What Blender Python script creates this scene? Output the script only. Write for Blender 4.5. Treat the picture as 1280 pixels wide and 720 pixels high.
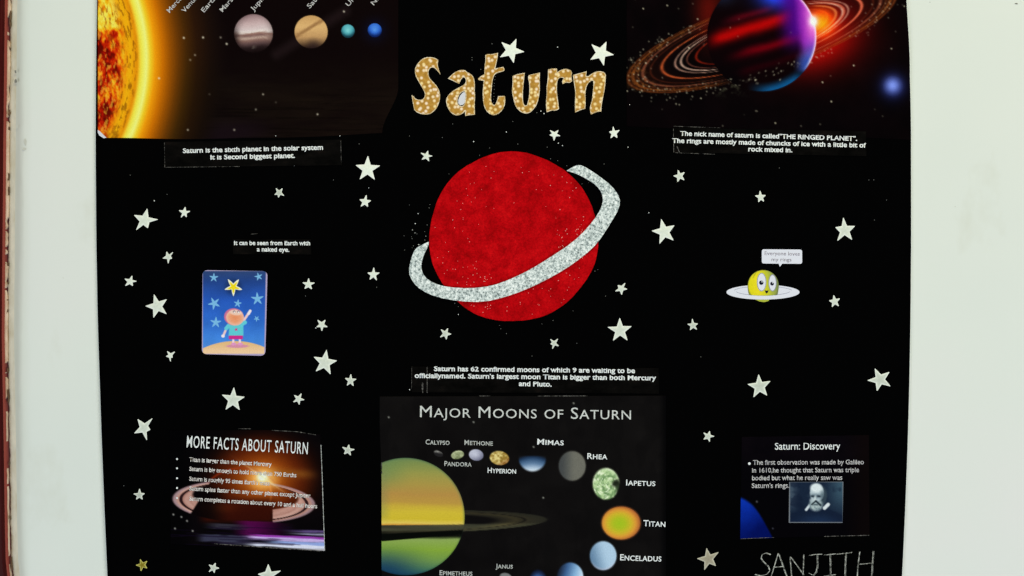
import bpy, math, random
import numpy as np

# ------------------------------------------------------------------ camera, light, exposure
scene = bpy.context.scene
for o in list(bpy.data.objects):
    bpy.data.objects.remove(o)
C = scene.collection
S = 0.0007            # metres on the board for one unit of the layout grid (board is about 0.71 m wide)
CX, CZ = 640.0, 1.40  # layout x that lies on the camera axis; height of layout y = 360 above the floor
BOARD = 0.0025        # front of the board stands this far out from the wall

cam = bpy.data.cameras.new('camera')
cam_o = bpy.data.objects.new('camera', cam)
C.objects.link(cam_o)
cam_o.location = (0, -1.2025, CZ)
cam_o.rotation_euler = (math.radians(90), 0, 0)
cam.sensor_width = 36
cam.lens = 36 * 1.2 / (1280 * S)
cam.clip_start = 0.05
cam.clip_end = 50
scene.camera = cam_o

w = bpy.data.worlds.new('World')
scene.world = w
w.use_nodes = True
w.node_tree.nodes['Background'].inputs[0].default_value = (0.80, 0.90, 1.0, 1)
w.node_tree.nodes['Background'].inputs[1].default_value = 0.18

def area(name, loc, target, size, energy, col):
    l = bpy.data.lights.new(name, 'AREA')
    l.shape = 'RECTANGLE'
    l.size, l.size_y = size
    l.energy = energy
    l.color = col
    o = bpy.data.objects.new(name, l)
    C.objects.link(o)
    o.location = loc
    d = [target[i] - loc[i] for i in range(3)]
    from mathutils import Vector
    o.rotation_euler = Vector(d).to_track_quat('-Z', 'Y').to_euler()
    return o
area('ceiling_light', (0.30, -1.25, 2.75), (0, 0, 1.5), (1.2, 0.6), 18.5, (1.0, 0.95, 0.62))
area('low_cool_fill', (1.8, -1.9, 0.35), (0.1, 0, 1.1), (1.3, 1.2), 35, (0.865, 0.95, 1.0))  # cool daylight fill, unseen, set low to tint the wall towards the bottom
area('low_cool_fill', (-1.8, -2.0, 0.3), (-.1, 0, 1.1), (1.2, 1.2), 32, (0.865, 0.95, 1.0))  # second unseen fill, added from the low left

scene.view_settings.view_transform = 'Standard'
scene.view_settings.look = 'None'
scene.view_settings.exposure = 0.0
scene.view_settings.gamma = 1.0
scene.view_settings.use_curve_mapping = False
scene.render.engine = 'CYCLES'
scene.cycles.pixel_filter_type = 'BLACKMAN_HARRIS'
scene.cycles.filter_width = 1.45
scene.cycles.max_bounces = 6

# ------------------------------------------------------------------ helpers
def lift(px, py):
    """the board and all that is glued on it are not quite flat: a slow wave, metres"""
    return 0.00035 * (np.sin(px * 0.011 + 0.6) * np.cos(py * 0.009 + 0.3)) + 0.00035

def W(px, py, h=0.0):
    """layout point -> world; h = metres above the wall"""
    px = np.asarray(px, float); py = np.asarray(py, float)
    return np.stack([(px - CX) * S, -(h + lift(px, py)), CZ - (py - 360) * S], -1)

LAY = {'board': BOARD, 'print': BOARD + .0003, 'patch': BOARD + .00042, 'ink': BOARD + .00052,
       'strip': BOARD + .0007, 'strip_ink': BOARD + .0009}

def lin(c):
    c = np.asarray(c, float) / 255.0
    return np.where(c <= 0.04045, c / 12.92, ((c + 0.055) / 1.055) ** 2.4)

def link(name, me, m=None, parent=None, origin=None):
    o = bpy.data.objects.new(name, me)
    C.objects.link(o)
    if m is not None:
        me.materials.clear(); me.materials.append(m)
    if parent is not None:
        o.parent = parent
    elif origin is not None:
        o.location = origin
    return o

def tag(o, label=None, cat=None, group=None, kind=None):
    if label: o['label'] = label
    if cat: o['category'] = cat
    if group: o['group'] = group
    if kind: o['kind'] = kind
    return o

def empty(name, px, py, h, label, cat, group=None):
    o = bpy.data.objects.new(name, None)
    o.empty_display_size = 0.02
    C.objects.link(o)
    o.location = tuple(W(px, py, h))
    return tag(o, label, cat, group)

def origin_of(parent):
    return np.array(parent.location) if parent is not None else np.zeros(3)

def mesh(name, v, f, cols=None, smooth=False):
    me = bpy.data.meshes.new(name)
    me.from_pydata([tuple(p) for p in v], [], f)
    if cols is not None:
        a = me.color_attributes.new('print', 'FLOAT_COLOR', 'POINT')
        cc = np.ones((len(v), 4)); cc[:, :3] = cols
        a.data.foreach_set('color', cc.ravel())
    if smooth:
        me.polygons.foreach_set('use_smooth', [True] * len(me.polygons))
    me.update()
    return me

def grid_mesh(name, PX, PY, H, cols, parent=None, skirt=0.0, m=None, origin=None):
    """PX, PY (rows, columns) layout coordinates -> a sheet with its cut edges"""
    R, K = PX.shape
    v = W(PX, PY, H).reshape(-1, 3)
    idx = np.arange(R * K).reshape(R, K)
    q = np.stack([idx[:-1, :-1], idx[1:, :-1], idx[1:, 1:], idx[:-1, 1:]], -1).reshape(-1, 4)
    cc = cols.reshape(-1, 3) if cols is not None else None
    loop = np.concatenate([idx[:, 0], idx[-1, 1:], idx[::-1, -1][1:], idx[0, ::-1][1:-1]])
    if skirt:
        n = len(v)
        low = v[loop].copy(); low[:, 1] += skirt
        v = np.concatenate([v, low])
        L = len(loop); j = np.arange(L)
        sk = np.stack([loop, n + j, n + (j + 1) % L, loop[(j + 1) % L]], -1)
        q = np.concatenate([q, sk])
        if cc is not None: cc = np.concatenate([cc, cc[loop]])
    if parent is not None: v = v - origin_of(parent)
    elif origin is not None: v = v - np.array(origin)
    me = bpy.data.meshes.new(name)
    me.vertices.add(len(v)); me.vertices.foreach_set('co', v.ravel())
    me.loops.add(len(q) * 4); me.loops.foreach_set('vertex_index', q.ravel().astype(np.int32))
    me.polygons.add(len(q))
    me.polygons.foreach_set('loop_start', np.arange(0, len(q) * 4, 4, dtype=np.int32))
    me.update(calc_edges=True); me.validate()
    if cc is not None:
        a = me.color_attributes.new('print', 'FLOAT_COLOR', 'POINT')
        c4 = np.ones((len(v), 4)); c4[:, :3] = cc
        a.data.foreach_set('color', c4.ravel())
    return link(name, me, m, parent, origin)

# colour of printed ink: the art functions give the look under this room's light, /K gives the reflectance
K = 0.90
def ink(rgb):
    return np.clip(lin(np.clip(rgb, 0, 255)) / K, 0, 0.95)

def sheet(name, left, right, top, bottom, art, layer, parent, step=1.0, m=None, skirt=0.0003):
    x0 = left(0.5); x1 = right(0.5)
    ncol = int(abs(x1 - x0) / step) + 1
    nrow = int(abs(bottom((x0 + x1) / 2) - top((x0 + x1) / 2)) / step) + 1
    t, s = np.meshgrid(np.linspace(0, 1, nrow), np.linspace(0, 1, ncol), indexing='ij')
    PX = left(t) + (right(t) - left(t)) * s
    PY = top(PX) + (bottom(PX) - top(PX)) * t
    return grid_mesh(name, PX, PY, LAY[layer], ink(art(PX, PY)), parent, skirt, m or M['print'])

def disc(name, cx, cy, rx, ry, rot, art, parent, layer='patch', rings=10, segs=40, clipx=None):
    """a printed round picture: its own outline, colours from the same art"""
    r, a = np.meshgrid(np.linspace(0.0, 1, rings + 1), np.linspace(0, 2 * math.pi, segs, endpoint=False), indexing='ij')
    c, s_ = math.cos(rot), math.sin(rot)
    ux, uy = r * np.cos(a) * rx, r * np.sin(a) * ry
    PX = cx + ux * c - uy * s_; PY = cy + ux * s_ + uy * c
    if clipx is not None: PX = np.maximum(PX, clipx)
    k = 0.965
    col = ink(art(cx + (PX - cx) * k, cy + (PY - cy) * k)).reshape(-1, 3)
    v = W(PX, PY, LAY[layer]).reshape(-1, 3) - origin_of(parent)
    idx = np.arange(r.size).reshape(rings + 1, segs)
    f = []
    for i in range(rings):
        for j in range(segs):
            j2 = (j + 1) % segs
            if i == 0: f.append((int(idx[0, 0]), int(idx[1, j]), int(idx[1, j2])))
            else: f.append((int(idx[i, j]), int(idx[i + 1, j]), int(idx[i + 1, j2]), int(idx[i, j2])))
    return link(name, mesh(name, v, f, col), M['print'], parent)

def smooth_poly(p, n=1):
    p = np.array(p, float)
    for _ in range(n):
        a = p - np.roll(p, 1, 0); b = np.roll(p, -1, 0) - p
        cosv = (a * b).sum(1) / (np.linalg.norm(a, axis=1) * np.linalg.norm(b, axis=1) + 1e-9)
        out = []
        for i in range(len(p)):
            if cosv[i] < .45: out.append(p[i])                      # a scissored corner stays sharp
            else: out += [p[i] * .75 + p[i - 1] * .25, p[i] * .75 + p[(i + 1) % len(p)] * .25]
        p = np.array(out)
    return p

def fill(name, polys, h, thick, parent=None, m=None, offset=0.0, origin=None, bevel=0.0):
    """a cut-out: closed outlines (holes allowed) in layout units, h metres above wall at its back, thick metres"""
    cu = bpy.data.curves.new('c', 'CURVE'); cu.dimensions = '2D'
    cu.fill_mode = 'BOTH' if thick > 0 else 'FRONT'
    cu.extrude = thick / S / 2; cu.offset = offset
    if bevel: cu.bevel_depth = bevel; cu.bevel_resolution = 1
    ox, oy = np.mean(polys[0], 0)
    for p in polys:
        sp = cu.splines.new('POLY'); sp.points.add(len(p) - 1)
        for i, (x, y) in enumerate(p): sp.points[i].co = (x - ox, -(y - oy), 0, 1)
        sp.use_cyclic_u = True
    t = bpy.data.objects.new('c', cu); C.objects.link(t)
    dg = bpy.context.evaluated_depsgraph_get()
    me = bpy.data.meshes.new_from_object(t.evaluated_get(dg))
    bpy.data.objects.remove(t); bpy.data.curves.remove(cu)
    v = np.empty(len(me.vertices) * 3); me.vertices.foreach_get('co', v); v = v.reshape(-1, 3)
    P = W(v[:, 0] + ox, oy - v[:, 1], h)
    P[:, 1] -= thick / 2 + v[:, 2] * S
    P -= origin_of(parent) if parent is not None else (np.array(origin) if origin is not None else 0)
    me.vertices.foreach_set('co', P.ravel()); me.update()
    me.name = name
    return link(name, me, m, parent, origin)

def text_raw(s, caps, bold, spacing):
    cu = bpy.data.curves.new('t', 'FONT'); cu.body = s; cu.size = 1.0
    cu.resolution_u = 3; cu.offset = bold; cu.space_character = spacing
    if caps:
        for i, f in enumerate(cu.body_format): f.use_small_caps = True
        cu.small_caps_scale = caps
    t = bpy.data.objects.new('t', cu); C.objects.link(t)
    dg = bpy.context.evaluated_depsgraph_get()
    me = bpy.data.meshes.new_from_object(t.evaluated_get(dg))
    bpy.data.objects.remove(t); bpy.data.curves.remove(cu)
    v = np.empty(len(me.vertices) * 3); me.vertices.foreach_get('co', v)
    return me, v.reshape(-1, 3)
CAP = text_raw('H', 0, 0.0, 1.0)[1][:, 1].max()
XH = text_raw('x', 0, 0.0, 1.0)[1][:, 1].max() / CAP

def text(name, s, x0, x1, y0, y1, cap, parent, m, h, caps=0, bold=0.0, spacing=1.0, jit=0.0, xh=None):
    """one printed line from (x0,y0) to (x1,y1) along its baseline; cap = height of the capitals"""
    me, v = text_raw(s, caps, bold, spacing)
    u = (v[:, 0] - v[:, 0].min()) / (v[:, 0].max() - v[:, 0].min())
    L = math.hypot(x1 - x0, y1 - y0); nx, ny = (y1 - y0) / L, -(x1 - x0) / L
    hh = v[:, 1] / CAP
    if xh: hh = np.where(hh < 0, hh, np.interp(hh, [0, XH, 1, 2], [0, xh, 1, 2]))     # taller small letters
    hh = hh * cap
    px = x0 + u * (x1 - x0) + nx * hh; py = y0 + u * (y1 - y0) + ny * hh
    P = W(px, py, h) - origin_of(parent)
    me.vertices.foreach_set('co', P.ravel()); me.update(); me.name = name
    return link(name, me, m, parent)

def ribbon(name, pts, width, h, thick, parent=None, m=None, origin=None, wob=0.0, seed=0):
    """a drawn stroke or thin strip along points"""
    rnd = random.Random(seed)
    p = []
    for (a, b) in zip(pts[:-1], pts[1:]):
        n = max(2, int(math.hypot(b[0]-a[0], b[1]-a[1]) / 1.5))
        for i in range(n): p.append((a[0] + (b[0]-a[0]) * i / n, a[1] + (b[1]-a[1]) * i / n))
    p.append(pts[-1]); p = np.array(p, float)
    d = np.gradient(p, axis=0); d /= np.linalg.norm(d, axis=1)[:, None] + 1e-9
    n = np.stack([-d[:, 1], d[:, 0]], 1)
    wd = np.array([width * (1 + wob * rnd.uniform(-1, 1)) / 2 for _ in p])[:, None]
    a, b = p + n * wd, p - n * wd
    N = len(p)
    t1, t2 = W(a[:, 0], a[:, 1], h + thick), W(b[:, 0], b[:, 1], h + thick)
    b1, b2 = W(a[:, 0], a[:, 1], h), W(b[:, 0], b[:, 1], h)
    v = np.concatenate([t1, t2, b1, b2])
    f = []
    for i in range(N - 1):
        f += [(i, i+1, N+i+1, N+i), (2*N+i, 2*N+i+1, i+1, i), (N+i, N+i+1, 3*N+i+1, 3*N+i)]
    f += [(0, N, 3*N, 2*N), (N-1, 2*N-1, 4*N-1, 3*N-1)]
    v = v - (origin_of(parent) if parent is not None else (np.array(origin) if origin is not None else 0))
    return link(name, mesh(name, v, f), m, parent, origin)

# ------------------------------------------------------------------ materials
M = {}
def mat(name, base=(.5, .5, .5), rough=.6, spec=.2, build=None):
    m = bpy.data.materials.new(name); m.use_nodes = True
    nt = m.node_tree; b = nt.nodes['Principled BSDF']
    b.inputs['Base Color'].default_value = (*base, 1)
    b.inputs['Roughness'].default_value = rough
    b.inputs['Specular IOR Level'].default_value = spec
    if build: build(nt, b)
    M[name] = m
    return m
def N(nt, t, **kw):
    n = nt.nodes.new(t)
    for k, v in kw.items():
        if k in n.inputs: n.inputs[k].default_value = v
        else: setattr(n, k, v)
    return n
def coords(nt, scale=1.0):
    g = N(nt, 'ShaderNodeNewGeometry')
    mp = N(nt, 'ShaderNodeMapping'); mp.inputs['Scale'].default_value = (scale,) * 3 if not isinstance(scale, tuple) else scale
    nt.links.new(g.outputs['Position'], mp.inputs['Vector'])
    return mp.outputs[0]
def noise(nt, vec, scale, detail=3, rough=.5):
    n = N(nt, 'ShaderNodeTexNoise', Scale=scale, Detail=detail, Roughness=rough)
    nt.links.new(vec, n.inputs['Vector'])
    return n.outputs['Fac']
def ramp(nt, fac, stops):
    r = N(nt, 'ShaderNodeValToRGB'); e = r.color_ramp.elements
    while len(e) < len(stops): e.new(0.5)
    for i, (p, c) in enumerate(stops):
        e[i].position = p; e[i].color = (*c, 1)
    nt.links.new(fac, r.inputs[0]); return r.outputs[0]
def mixc(nt, fac, a, b, mode='MIX'):
    m = N(nt, 'ShaderNodeMix', data_type='RGBA', blend_type=mode)
    for s_, v in ((0, fac), (6, a), (7, b)):
        if hasattr(v, 'links') or hasattr(v, 'is_output'): nt.links.new(v, m.inputs[s_])
        else: m.inputs[s_].default_value = v if s_ == 0 else (*v, 1)
    return m.outputs[2]
def bump(nt, b, fac, strength, dist):
    n = N(nt, 'ShaderNodeBump', Strength=strength, Distance=dist)
    nt.links.new(fac, n.inputs['Height']); nt.links.new(n.outputs[0], b.inputs['Normal'])

def b_wall(nt, b):
    v = coords(nt)
    c = ramp(nt, noise(nt, v, 2.2, 4, .55), [(.3, (.70, .735, .70)), (.5, (.735, .76, .72)), (.7, (.765, .75, .735))])
    st = ramp(nt, noise(nt, coords(nt, (1, 1, .55)), 9, 5, .6), [(.60, (1, 1, 1)), (.78, (.86, .84, .78))])
    c = mixc(nt, 1.0, c, st, 'MULTIPLY')
    sp = ramp(nt, noise(nt, v, 70, 2, .4), [(.76, (1, 1, 1)), (.80, (.55, .5, .42))])
    c = mixc(nt, 1.0, c, sp, 'MULTIPLY')
    # shade and grime beside the frame, both put into the wall colour
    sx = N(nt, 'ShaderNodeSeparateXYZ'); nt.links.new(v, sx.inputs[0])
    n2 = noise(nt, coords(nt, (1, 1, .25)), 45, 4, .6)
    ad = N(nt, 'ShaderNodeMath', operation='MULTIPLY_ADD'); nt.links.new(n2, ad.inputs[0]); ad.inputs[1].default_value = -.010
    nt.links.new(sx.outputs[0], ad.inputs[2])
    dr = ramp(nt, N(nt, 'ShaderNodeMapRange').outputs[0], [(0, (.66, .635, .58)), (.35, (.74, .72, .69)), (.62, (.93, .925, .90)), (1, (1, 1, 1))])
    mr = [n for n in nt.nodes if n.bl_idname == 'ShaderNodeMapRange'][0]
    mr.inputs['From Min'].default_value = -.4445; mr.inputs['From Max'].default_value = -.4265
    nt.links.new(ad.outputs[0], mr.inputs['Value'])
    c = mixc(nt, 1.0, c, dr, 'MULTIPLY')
    nt.links.new(c, b.inputs['Base Color'])
    bump(nt, b, noise(nt, v, 160, 4, .6), .12, .0008)
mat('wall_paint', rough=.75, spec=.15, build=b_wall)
def b_worn(nt, b):
    v = coords(nt, (1, 1, .35))
    c = ramp(nt, noise(nt, v, 120, 4, .6), [(.3, (.50, .44, .33)), (.55, (.60, .55, .46)), (.75, (.70, .62, .50))])
    nt.links.new(c, b.inputs['Base Color'])
    bump(nt, b, noise(nt, v, 300, 4, .6), .5, .0008)
mat('worn_edge', rough=.85, spec=.1, build=b_worn)
def b_red(nt, b):
    v = coords(nt, (1, 1, .1))
    c = ramp(nt, noise(nt, v, 60, 4, .6), [(.3, (.03, .0006, .0006)), (.7, (.07, .0015, .0015))])
    nt.links.new(c, b.inputs['Base Color'])
mat('red_paint', rough=.5, spec=.1, build=b_red)
mat('red_highlight', base=(.30, .055, .04), rough=.5, spec=.2)  # paler red, the highlight on the frame's edge put into the colour
mat('plaster', build=lambda nt, b: (nt.links.new(ramp(nt, noise(nt, coords(nt, (1, 1, .5)), 150, 4, .6),
    [(.3, (.62, .42, .28)), (.6, (.88, .68, .52)), (.8, (.95, .80, .66))]), b.inputs['Base Color']), None)[1], rough=.9)
mat('dark_chip', base=(.16, .09, .05), rough=.9)
mat('board_black', base=(.0009, .0009, .0010), rough=1.0, spec=.004)
def b_print(nt, b):
    a = N(nt, 'ShaderNodeAttribute', attribute_name='print')
    g = ramp(nt, noise(nt, coords(nt), 900, 2, .6), [(.3, (.86, .86, .86)), (.7, (1, 1, 1))])
    c = mixc(nt, 1.0, a.outputs['Color'], g, 'MULTIPLY')
    nt.links.new(c, b.inputs['Base Color'])
mat('print', rough=.6, spec=.01, build=b_print)
def b_film(nt, b):
    c = ramp(nt, noise(nt, coords(nt, (1, 1, 2)), 60, 4, .6), [(.35, (.0012, .0011, .001)), (.6, (.0035, .003, .0028)), (.8, (.009, .006, .005))])
    nt.links.new(c, b.inputs['Base Color'])
mat('strip_paper', rough=.7, spec=.01, build=b_film)
def b_ink(hi, lo):
    def f(nt, b):
        nt.links.new(ramp(nt, noise(nt, coords(nt), 450, 2, .6), [(.35, lo), (.65, hi)]), b.inputs['Base Color'])
    return f
mat('white_ink', rough=.7, spec=.05, build=b_ink((.90, .92, .92), (.66, .68, .70)))
mat('title_ink', rough=.7, spec=.05, build=b_ink((.70, .71, .69), (.50, .51, .50)))
mat('grey_ink', rough=.7, spec=.05, build=b_ink((.55, .56, .54), (.38, .39, .38)))
mat('dim_ink', rough=.7, spec=.05, build=b_ink((.66, .64, .64), (.36, .34, .36)))
mat('fact_ink', rough=.7, spec=.05, build=b_ink((.86, .82, .80), (.45, .40, .38)))
mat('dark_ink', rough=.7, spec=.05, build=b_ink((.16, .13, .17), (.36, .32, .38)))
mat('edge_glint', rough=.7, spec=.05, build=b_ink((.16, .15, .14), (.004, .004, .004)))  # light caught on paper edges, painted as broken pale lines
def b_star(nt, b):
    a = N(nt, 'ShaderNodeAttribute', attribute_name='print')
    g = ramp(nt, noise(nt, coords(nt), 500, 3, .6), [(.3, (.86, .87, .86)), (.7, (1, 1, 1))])
    nt.links.new(mixc(nt, 1.0, a.outputs['Color'], g, 'MULTIPLY'), b.inputs['Base Color'])
    bump(nt, b, noise(nt, coords(nt), 900, 2), .25, .0003)
mat('star_paper', rough=.7, spec=.12, build=b_star)
def b_felt(nt, b):
    v = coords(nt)
    big = ramp(nt, noise(nt, v, 85, 5, .7), [(.30, (.37, .0015, .003)), (.5, (.56, .002, .005)), (.70, (.74, .005, .008))])
    fine = ramp(nt, noise(nt, v, 620, 3, .7), [(.32, (.62, .62, .62)), (.68, (1.0, 1.0, 1.0))])
    nt.links.new(mixc(nt, 1.0, big, fine, 'MULTIPLY'), b.inputs['Base Color'])
    bump(nt, b, noise(nt, v, 700, 3), .35, .0005)
mat('red_felt', rough=1.0, spec=.02, build=b_felt)
def b_silver(nt, b):
    v = coords(nt)
    f = noise(nt, v, 480, 3, .8)
    c = ramp(nt, f, [(.36, (.12, .15, .16)), (.44, (.42, .48, .48)), (.54, (.66, .72, .72)), (.64, (.98, 1.0, 1.0))])
    nt.links.new(c, b.inputs['Base Color'])
    bump(nt, b, noise(nt, v, 800, 2), .5, .0005)
mat('silver_glitter', rough=.55, spec=.3, build=b_silver)
def b_gold(nt, b):
    v = coords(nt)
    sx = N(nt, 'ShaderNodeSeparateXYZ'); nt.links.new(v, sx.inputs[0])
    cb = N(nt, 'ShaderNodeCombineXYZ'); nt.links.new(sx.outputs[0], cb.inputs[0]); nt.links.new(sx.outputs[2], cb.inputs[1])
    vo = N(nt, 'ShaderNodeTexVoronoi', Scale=225.0, Randomness=.85); nt.links.new(cb.outputs[0], vo.inputs['Vector'])
    vo.voronoi_dimensions = '2D'
    dots = ramp(nt, vo.outputs['Distance'], [(.12, (1, 1, 1)), (.40, (0, 0, 0))])
    base = ramp(nt, noise(nt, v, 260, 3, .6), [(.3, (.36, .17, .018)), (.55, (.50, .25, .03)), (.78, (.62, .38, .10))])
    dotc = ramp(nt, noise(nt, v, 130, 2, .5), [(.4, (.95, .72, .32)), (.6, (.98, .78, .62))])
    nt.links.new(mixc(nt, dots, base, dotc), b.inputs['Base Color'])
    bump(nt, b, vo.outputs['Distance'], .3, .0004)
mat('gold_glitter', rough=.5, spec=.3, build=b_gold)
mat('cream_edge', rough=.7, spec=.1, build=b_ink((.86, .74, .55), (.50, .34, .14)))
mat('back_paper', base=(.66, .66, .74), rough=.8, spec=.05)
mat('silver_pen', rough=.6, spec=.1, build=b_ink((.55, .55, .50), (.07, .07, .06)))
mat('speck', rough=.5, spec=.2, base=(.80, .82, .80))
mat('speck_dim', rough=.5, spec=.2, base=(.16, .16, .15))
mat('speck_pink', rough=.5, spec=.2, base=(.85, .42, .38))
mat('toon_yellow', rough=.6, spec=.05, build=lambda nt, b: nt.links.new(
    ramp(nt, N(nt, 'ShaderNodeSeparateXYZ').outputs[0], [(0, (.7, .62, .02)), (1, (.3, .3, .1))]), b.inputs['Base Color']) and None)
mat('toon_white', base=(.74, .74, .84), rough=.6, spec=.05)
mat('toon_line', base=(.34, .34, .44), rough=.6, spec=.05)
mat('toon_black', base=(.006, .006, .02), rough=.6, spec=.05)

# ------------------------------------------------------------------ numpy art helpers
def ss(a, b, x):
    t = np.clip((x - a) / (b - a), 0, 1); return t * t * (3 - 2 * t)
def mx(a, b, t):
    a = np.asarray(a, float); b = np.asarray(b, float)
    if np.ndim(t): t = t[..., None]
    return a + (b - a) * t
def curve(x, xs, cols):
    cols = np.array(cols, float)
    return np.stack([np.interp(x, xs, cols[:, k]) for k in range(3)], -1)
_rs = np.random.RandomState(7)
_T = _rs.rand(256, 256)
def vn(x, y):
    xi = np.floor(x).astype(int); yi = np.floor(y).astype(int)
    fx = x - xi; fy = y - yi; fx = fx * fx * (3 - 2 * fx); fy = fy * fy * (3 - 2 * fy)
    g = lambda i, j: _T[i & 255, j & 255]
    return (g(xi, yi) * (1 - fx) + g(xi + 1, yi) * fx) * (1 - fy) + (g(xi, yi + 1) * (1 - fx) + g(xi + 1, yi + 1) * fx) * fy
def fbm(x, y, n=4):
    s = 0; a = .5; t = 0
    for i in range(n):
        s = s + a * vn(x * 2 ** i + 17 * i, y * 2 ** i + 31 * i); t += a; a *= .55
    return s / t
def dot(X, Y, c, x, y, r, col, amt=1.0):
    return mx(c, col, np.exp(-((X - x) ** 2 + (Y - y) ** 2) / (r * r)) * amt)
def inell(X, Y, cx, cy, rx, ry, rot=0.0, soft=.06):
    c, s_ = math.cos(rot), math.sin(rot)
    u = ((X - cx) * c + (Y - cy) * s_) / rx; v = (-(X - cx) * s_ + (Y - cy) * c) / ry
    d = np.sqrt(u * u + v * v)
    return 1 - ss(1 - soft, 1 + soft, d), u, v, d
def seg(X, Y, x0, y0, x1, y1, w, soft=.5):
    dx, dy = x1 - x0, y1 - y0; L2 = dx * dx + dy * dy
    t = np.clip(((X - x0) * dx + (Y - y0) * dy) / L2, 0, 1)
    d = np.hypot(X - x0 - t * dx, Y - y0 - t * dy)
    return 1 - ss(w - soft, w + soft, d)
def star_mask(X, Y, cx, cy, R, rot, soft=.5):
    a = np.arctan2(Y - cy, X - cx) - rot; d = np.hypot(X - cx, Y - cy)
    a = np.abs(((a / (2 * math.pi / 5)) % 1) - .5) * 2      # 1 at a tip, 0 between
    lim = R * (.36 + .64 * a ** 1.9)
    return 1 - ss(lim - soft, lim + soft, d)

# ------------------------------------------------------------------ wall, painted frame at the left
def frame_edge(z):           # layout x of the boundary between red frame and wall, at layout y
    return np.interp(z, [-400, 0, 180, 330, 420, 560, 660, 700, 720, 1100], [8.5, 8.5, 6.5, 5.2, 4.5, 7, 8.5, 9.5, 11.5, 13])
ys = np.arange(-900, 1500, 2.0)
prof_x = np.array([0, 1.5, 3.5, 6, 9, 12, 16, 22, 60, 110, 1400, 2600])     # from the chipped edge to the right
prof_d = np.array([-.0045, -.0032, -.0026, -.0024, -.0025, -.0020, -.0009, -.0001, 0, 0, 0, 0])
jit = (fbm(ys / 9.0, ys * 0 + 3.3, 4) - .5) * 3.0
PXw = frame_edge(ys)[:, None] + 1.5 + prof_x[None, :] + (jit[:, None] * np.exp(-prof_x[None, :] / 4))
PYw = np.repeat(ys[:, None], len(prof_x), 1)
v = np.stack([(PXw - CX) * S, -np.repeat(prof_d[None, :], len(ys), 0), CZ - (PYw - 360) * S], -1).reshape(-1, 3)
idx = np.arange(v.shape[0]).reshape(PXw.shape)
f = []
fm = []
for i in range(len(ys) - 1):
    for j in range(len(prof_x) - 1):
        f.append((int(idx[i, j]), int(idx[i+1, j]), int(idx[i+1, j+1]), int(idx[i, j+1])))
        fm.append(1 if j < 4 else 0)
me = mesh('wall', v, f, smooth=True)
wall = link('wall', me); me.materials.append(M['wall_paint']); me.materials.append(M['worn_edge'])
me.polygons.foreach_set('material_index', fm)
tag(wall, kind='structure')

# chipped plaster lip and dark chips along the edge: part of the wall
def edge_strip(name, off0, off1, d0, d1, m, amp, seed, gate=None):
    y = np.arange(-900, 1500, 1.5)
    j0 = (fbm(y / 7.0 + seed, y * 0 + seed, 4) - .5) * amp
    j1 = (fbm(y / 5.0 + seed * 3, y * 0 + 9 + seed, 4) - .5) * amp
    a = frame_edge(y) + off0 + j0; b = frame_edge(y) + off1 + j1
    if gate is not None:
        g = gate(y); b = a + (b - a) * g
    v = []; f = []
    n = len(y)
    for (xx, dd) in ((a, -.0055), (a, d0), (b, d1), (b, -.0055)):
        v.append(np.stack([(xx - CX) * S, -np.full(n, dd), CZ - (y - 360) * S], -1))
    v = np.concatenate(v)
    for i in range(n - 1):
        if b[i] - a[i] < .15 and b[i + 1] - a[i + 1] < .15: continue
        for k in range(3):
            f.append((k*n+i, k*n+i+1, (k+1)*n+i+1, (k+1)*n+i))
    return link(name, mesh(name, v, f), m, wall)
edge_strip('plaster_lip', -1.6, 2.2, -.0018, -.0012, M['plaster'], 1.6, 2.0,
           lambda y: ss(.30, .5, fbm(y / 23.0, y * 0 + 40, 3)) * (.25 + .75 * ss(560, 430, y)))
edge_strip('dark_crack', 2.0, 3.3, -.0011, -.0011, M['dark_chip'], 2.0, 5.0,
           lambda y: .8 * ss(.60, .72, fbm(y / 10.0, y * 0 + 77, 3)) * (.2 + .8 * ss(520, 400, y)))

mat('chip_grey', base=(.20, .19, .17), rough=.9)
mat('scuff', base=(.56, .55, .49), rough=.9)
for cx, cy, a_, b_, mm, sd in [(18.2, 89, 1.3, 2.4, 'chip_grey', 1), (18.4, 101, 1.5, 3.0, 'chip_grey', 2), (20, 158, .8, 2.2, 'scuff', 3), (30.5, 178, 1.6, 5.2, 'scuff', 4), (29, 186, 2.6, 1.6, 'scuff', 5), (1271.5, 4, 2.0, .9, 'chip_grey', 6), (1195, 258, .7, .7, 'scuff', 7), (17.5, 560, .6, 1.6, 'scuff', 8)]:
    rnd = random.Random(sd)
    rr_ = [rnd.uniform(.6, 1.25) for _ in range(11)]
    vv = [tuple(((cx + a_ * q * math.cos(k * .571) - CX) * S, -.00025, CZ - (cy + b_ * q * math.sin(k * .571) - 360) * S)) for k, q in enumerate(rr_)]
    link('paint_chip', mesh('paint_chip', vv, [tuple(range(11))]), M[mm], wall)

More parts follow.
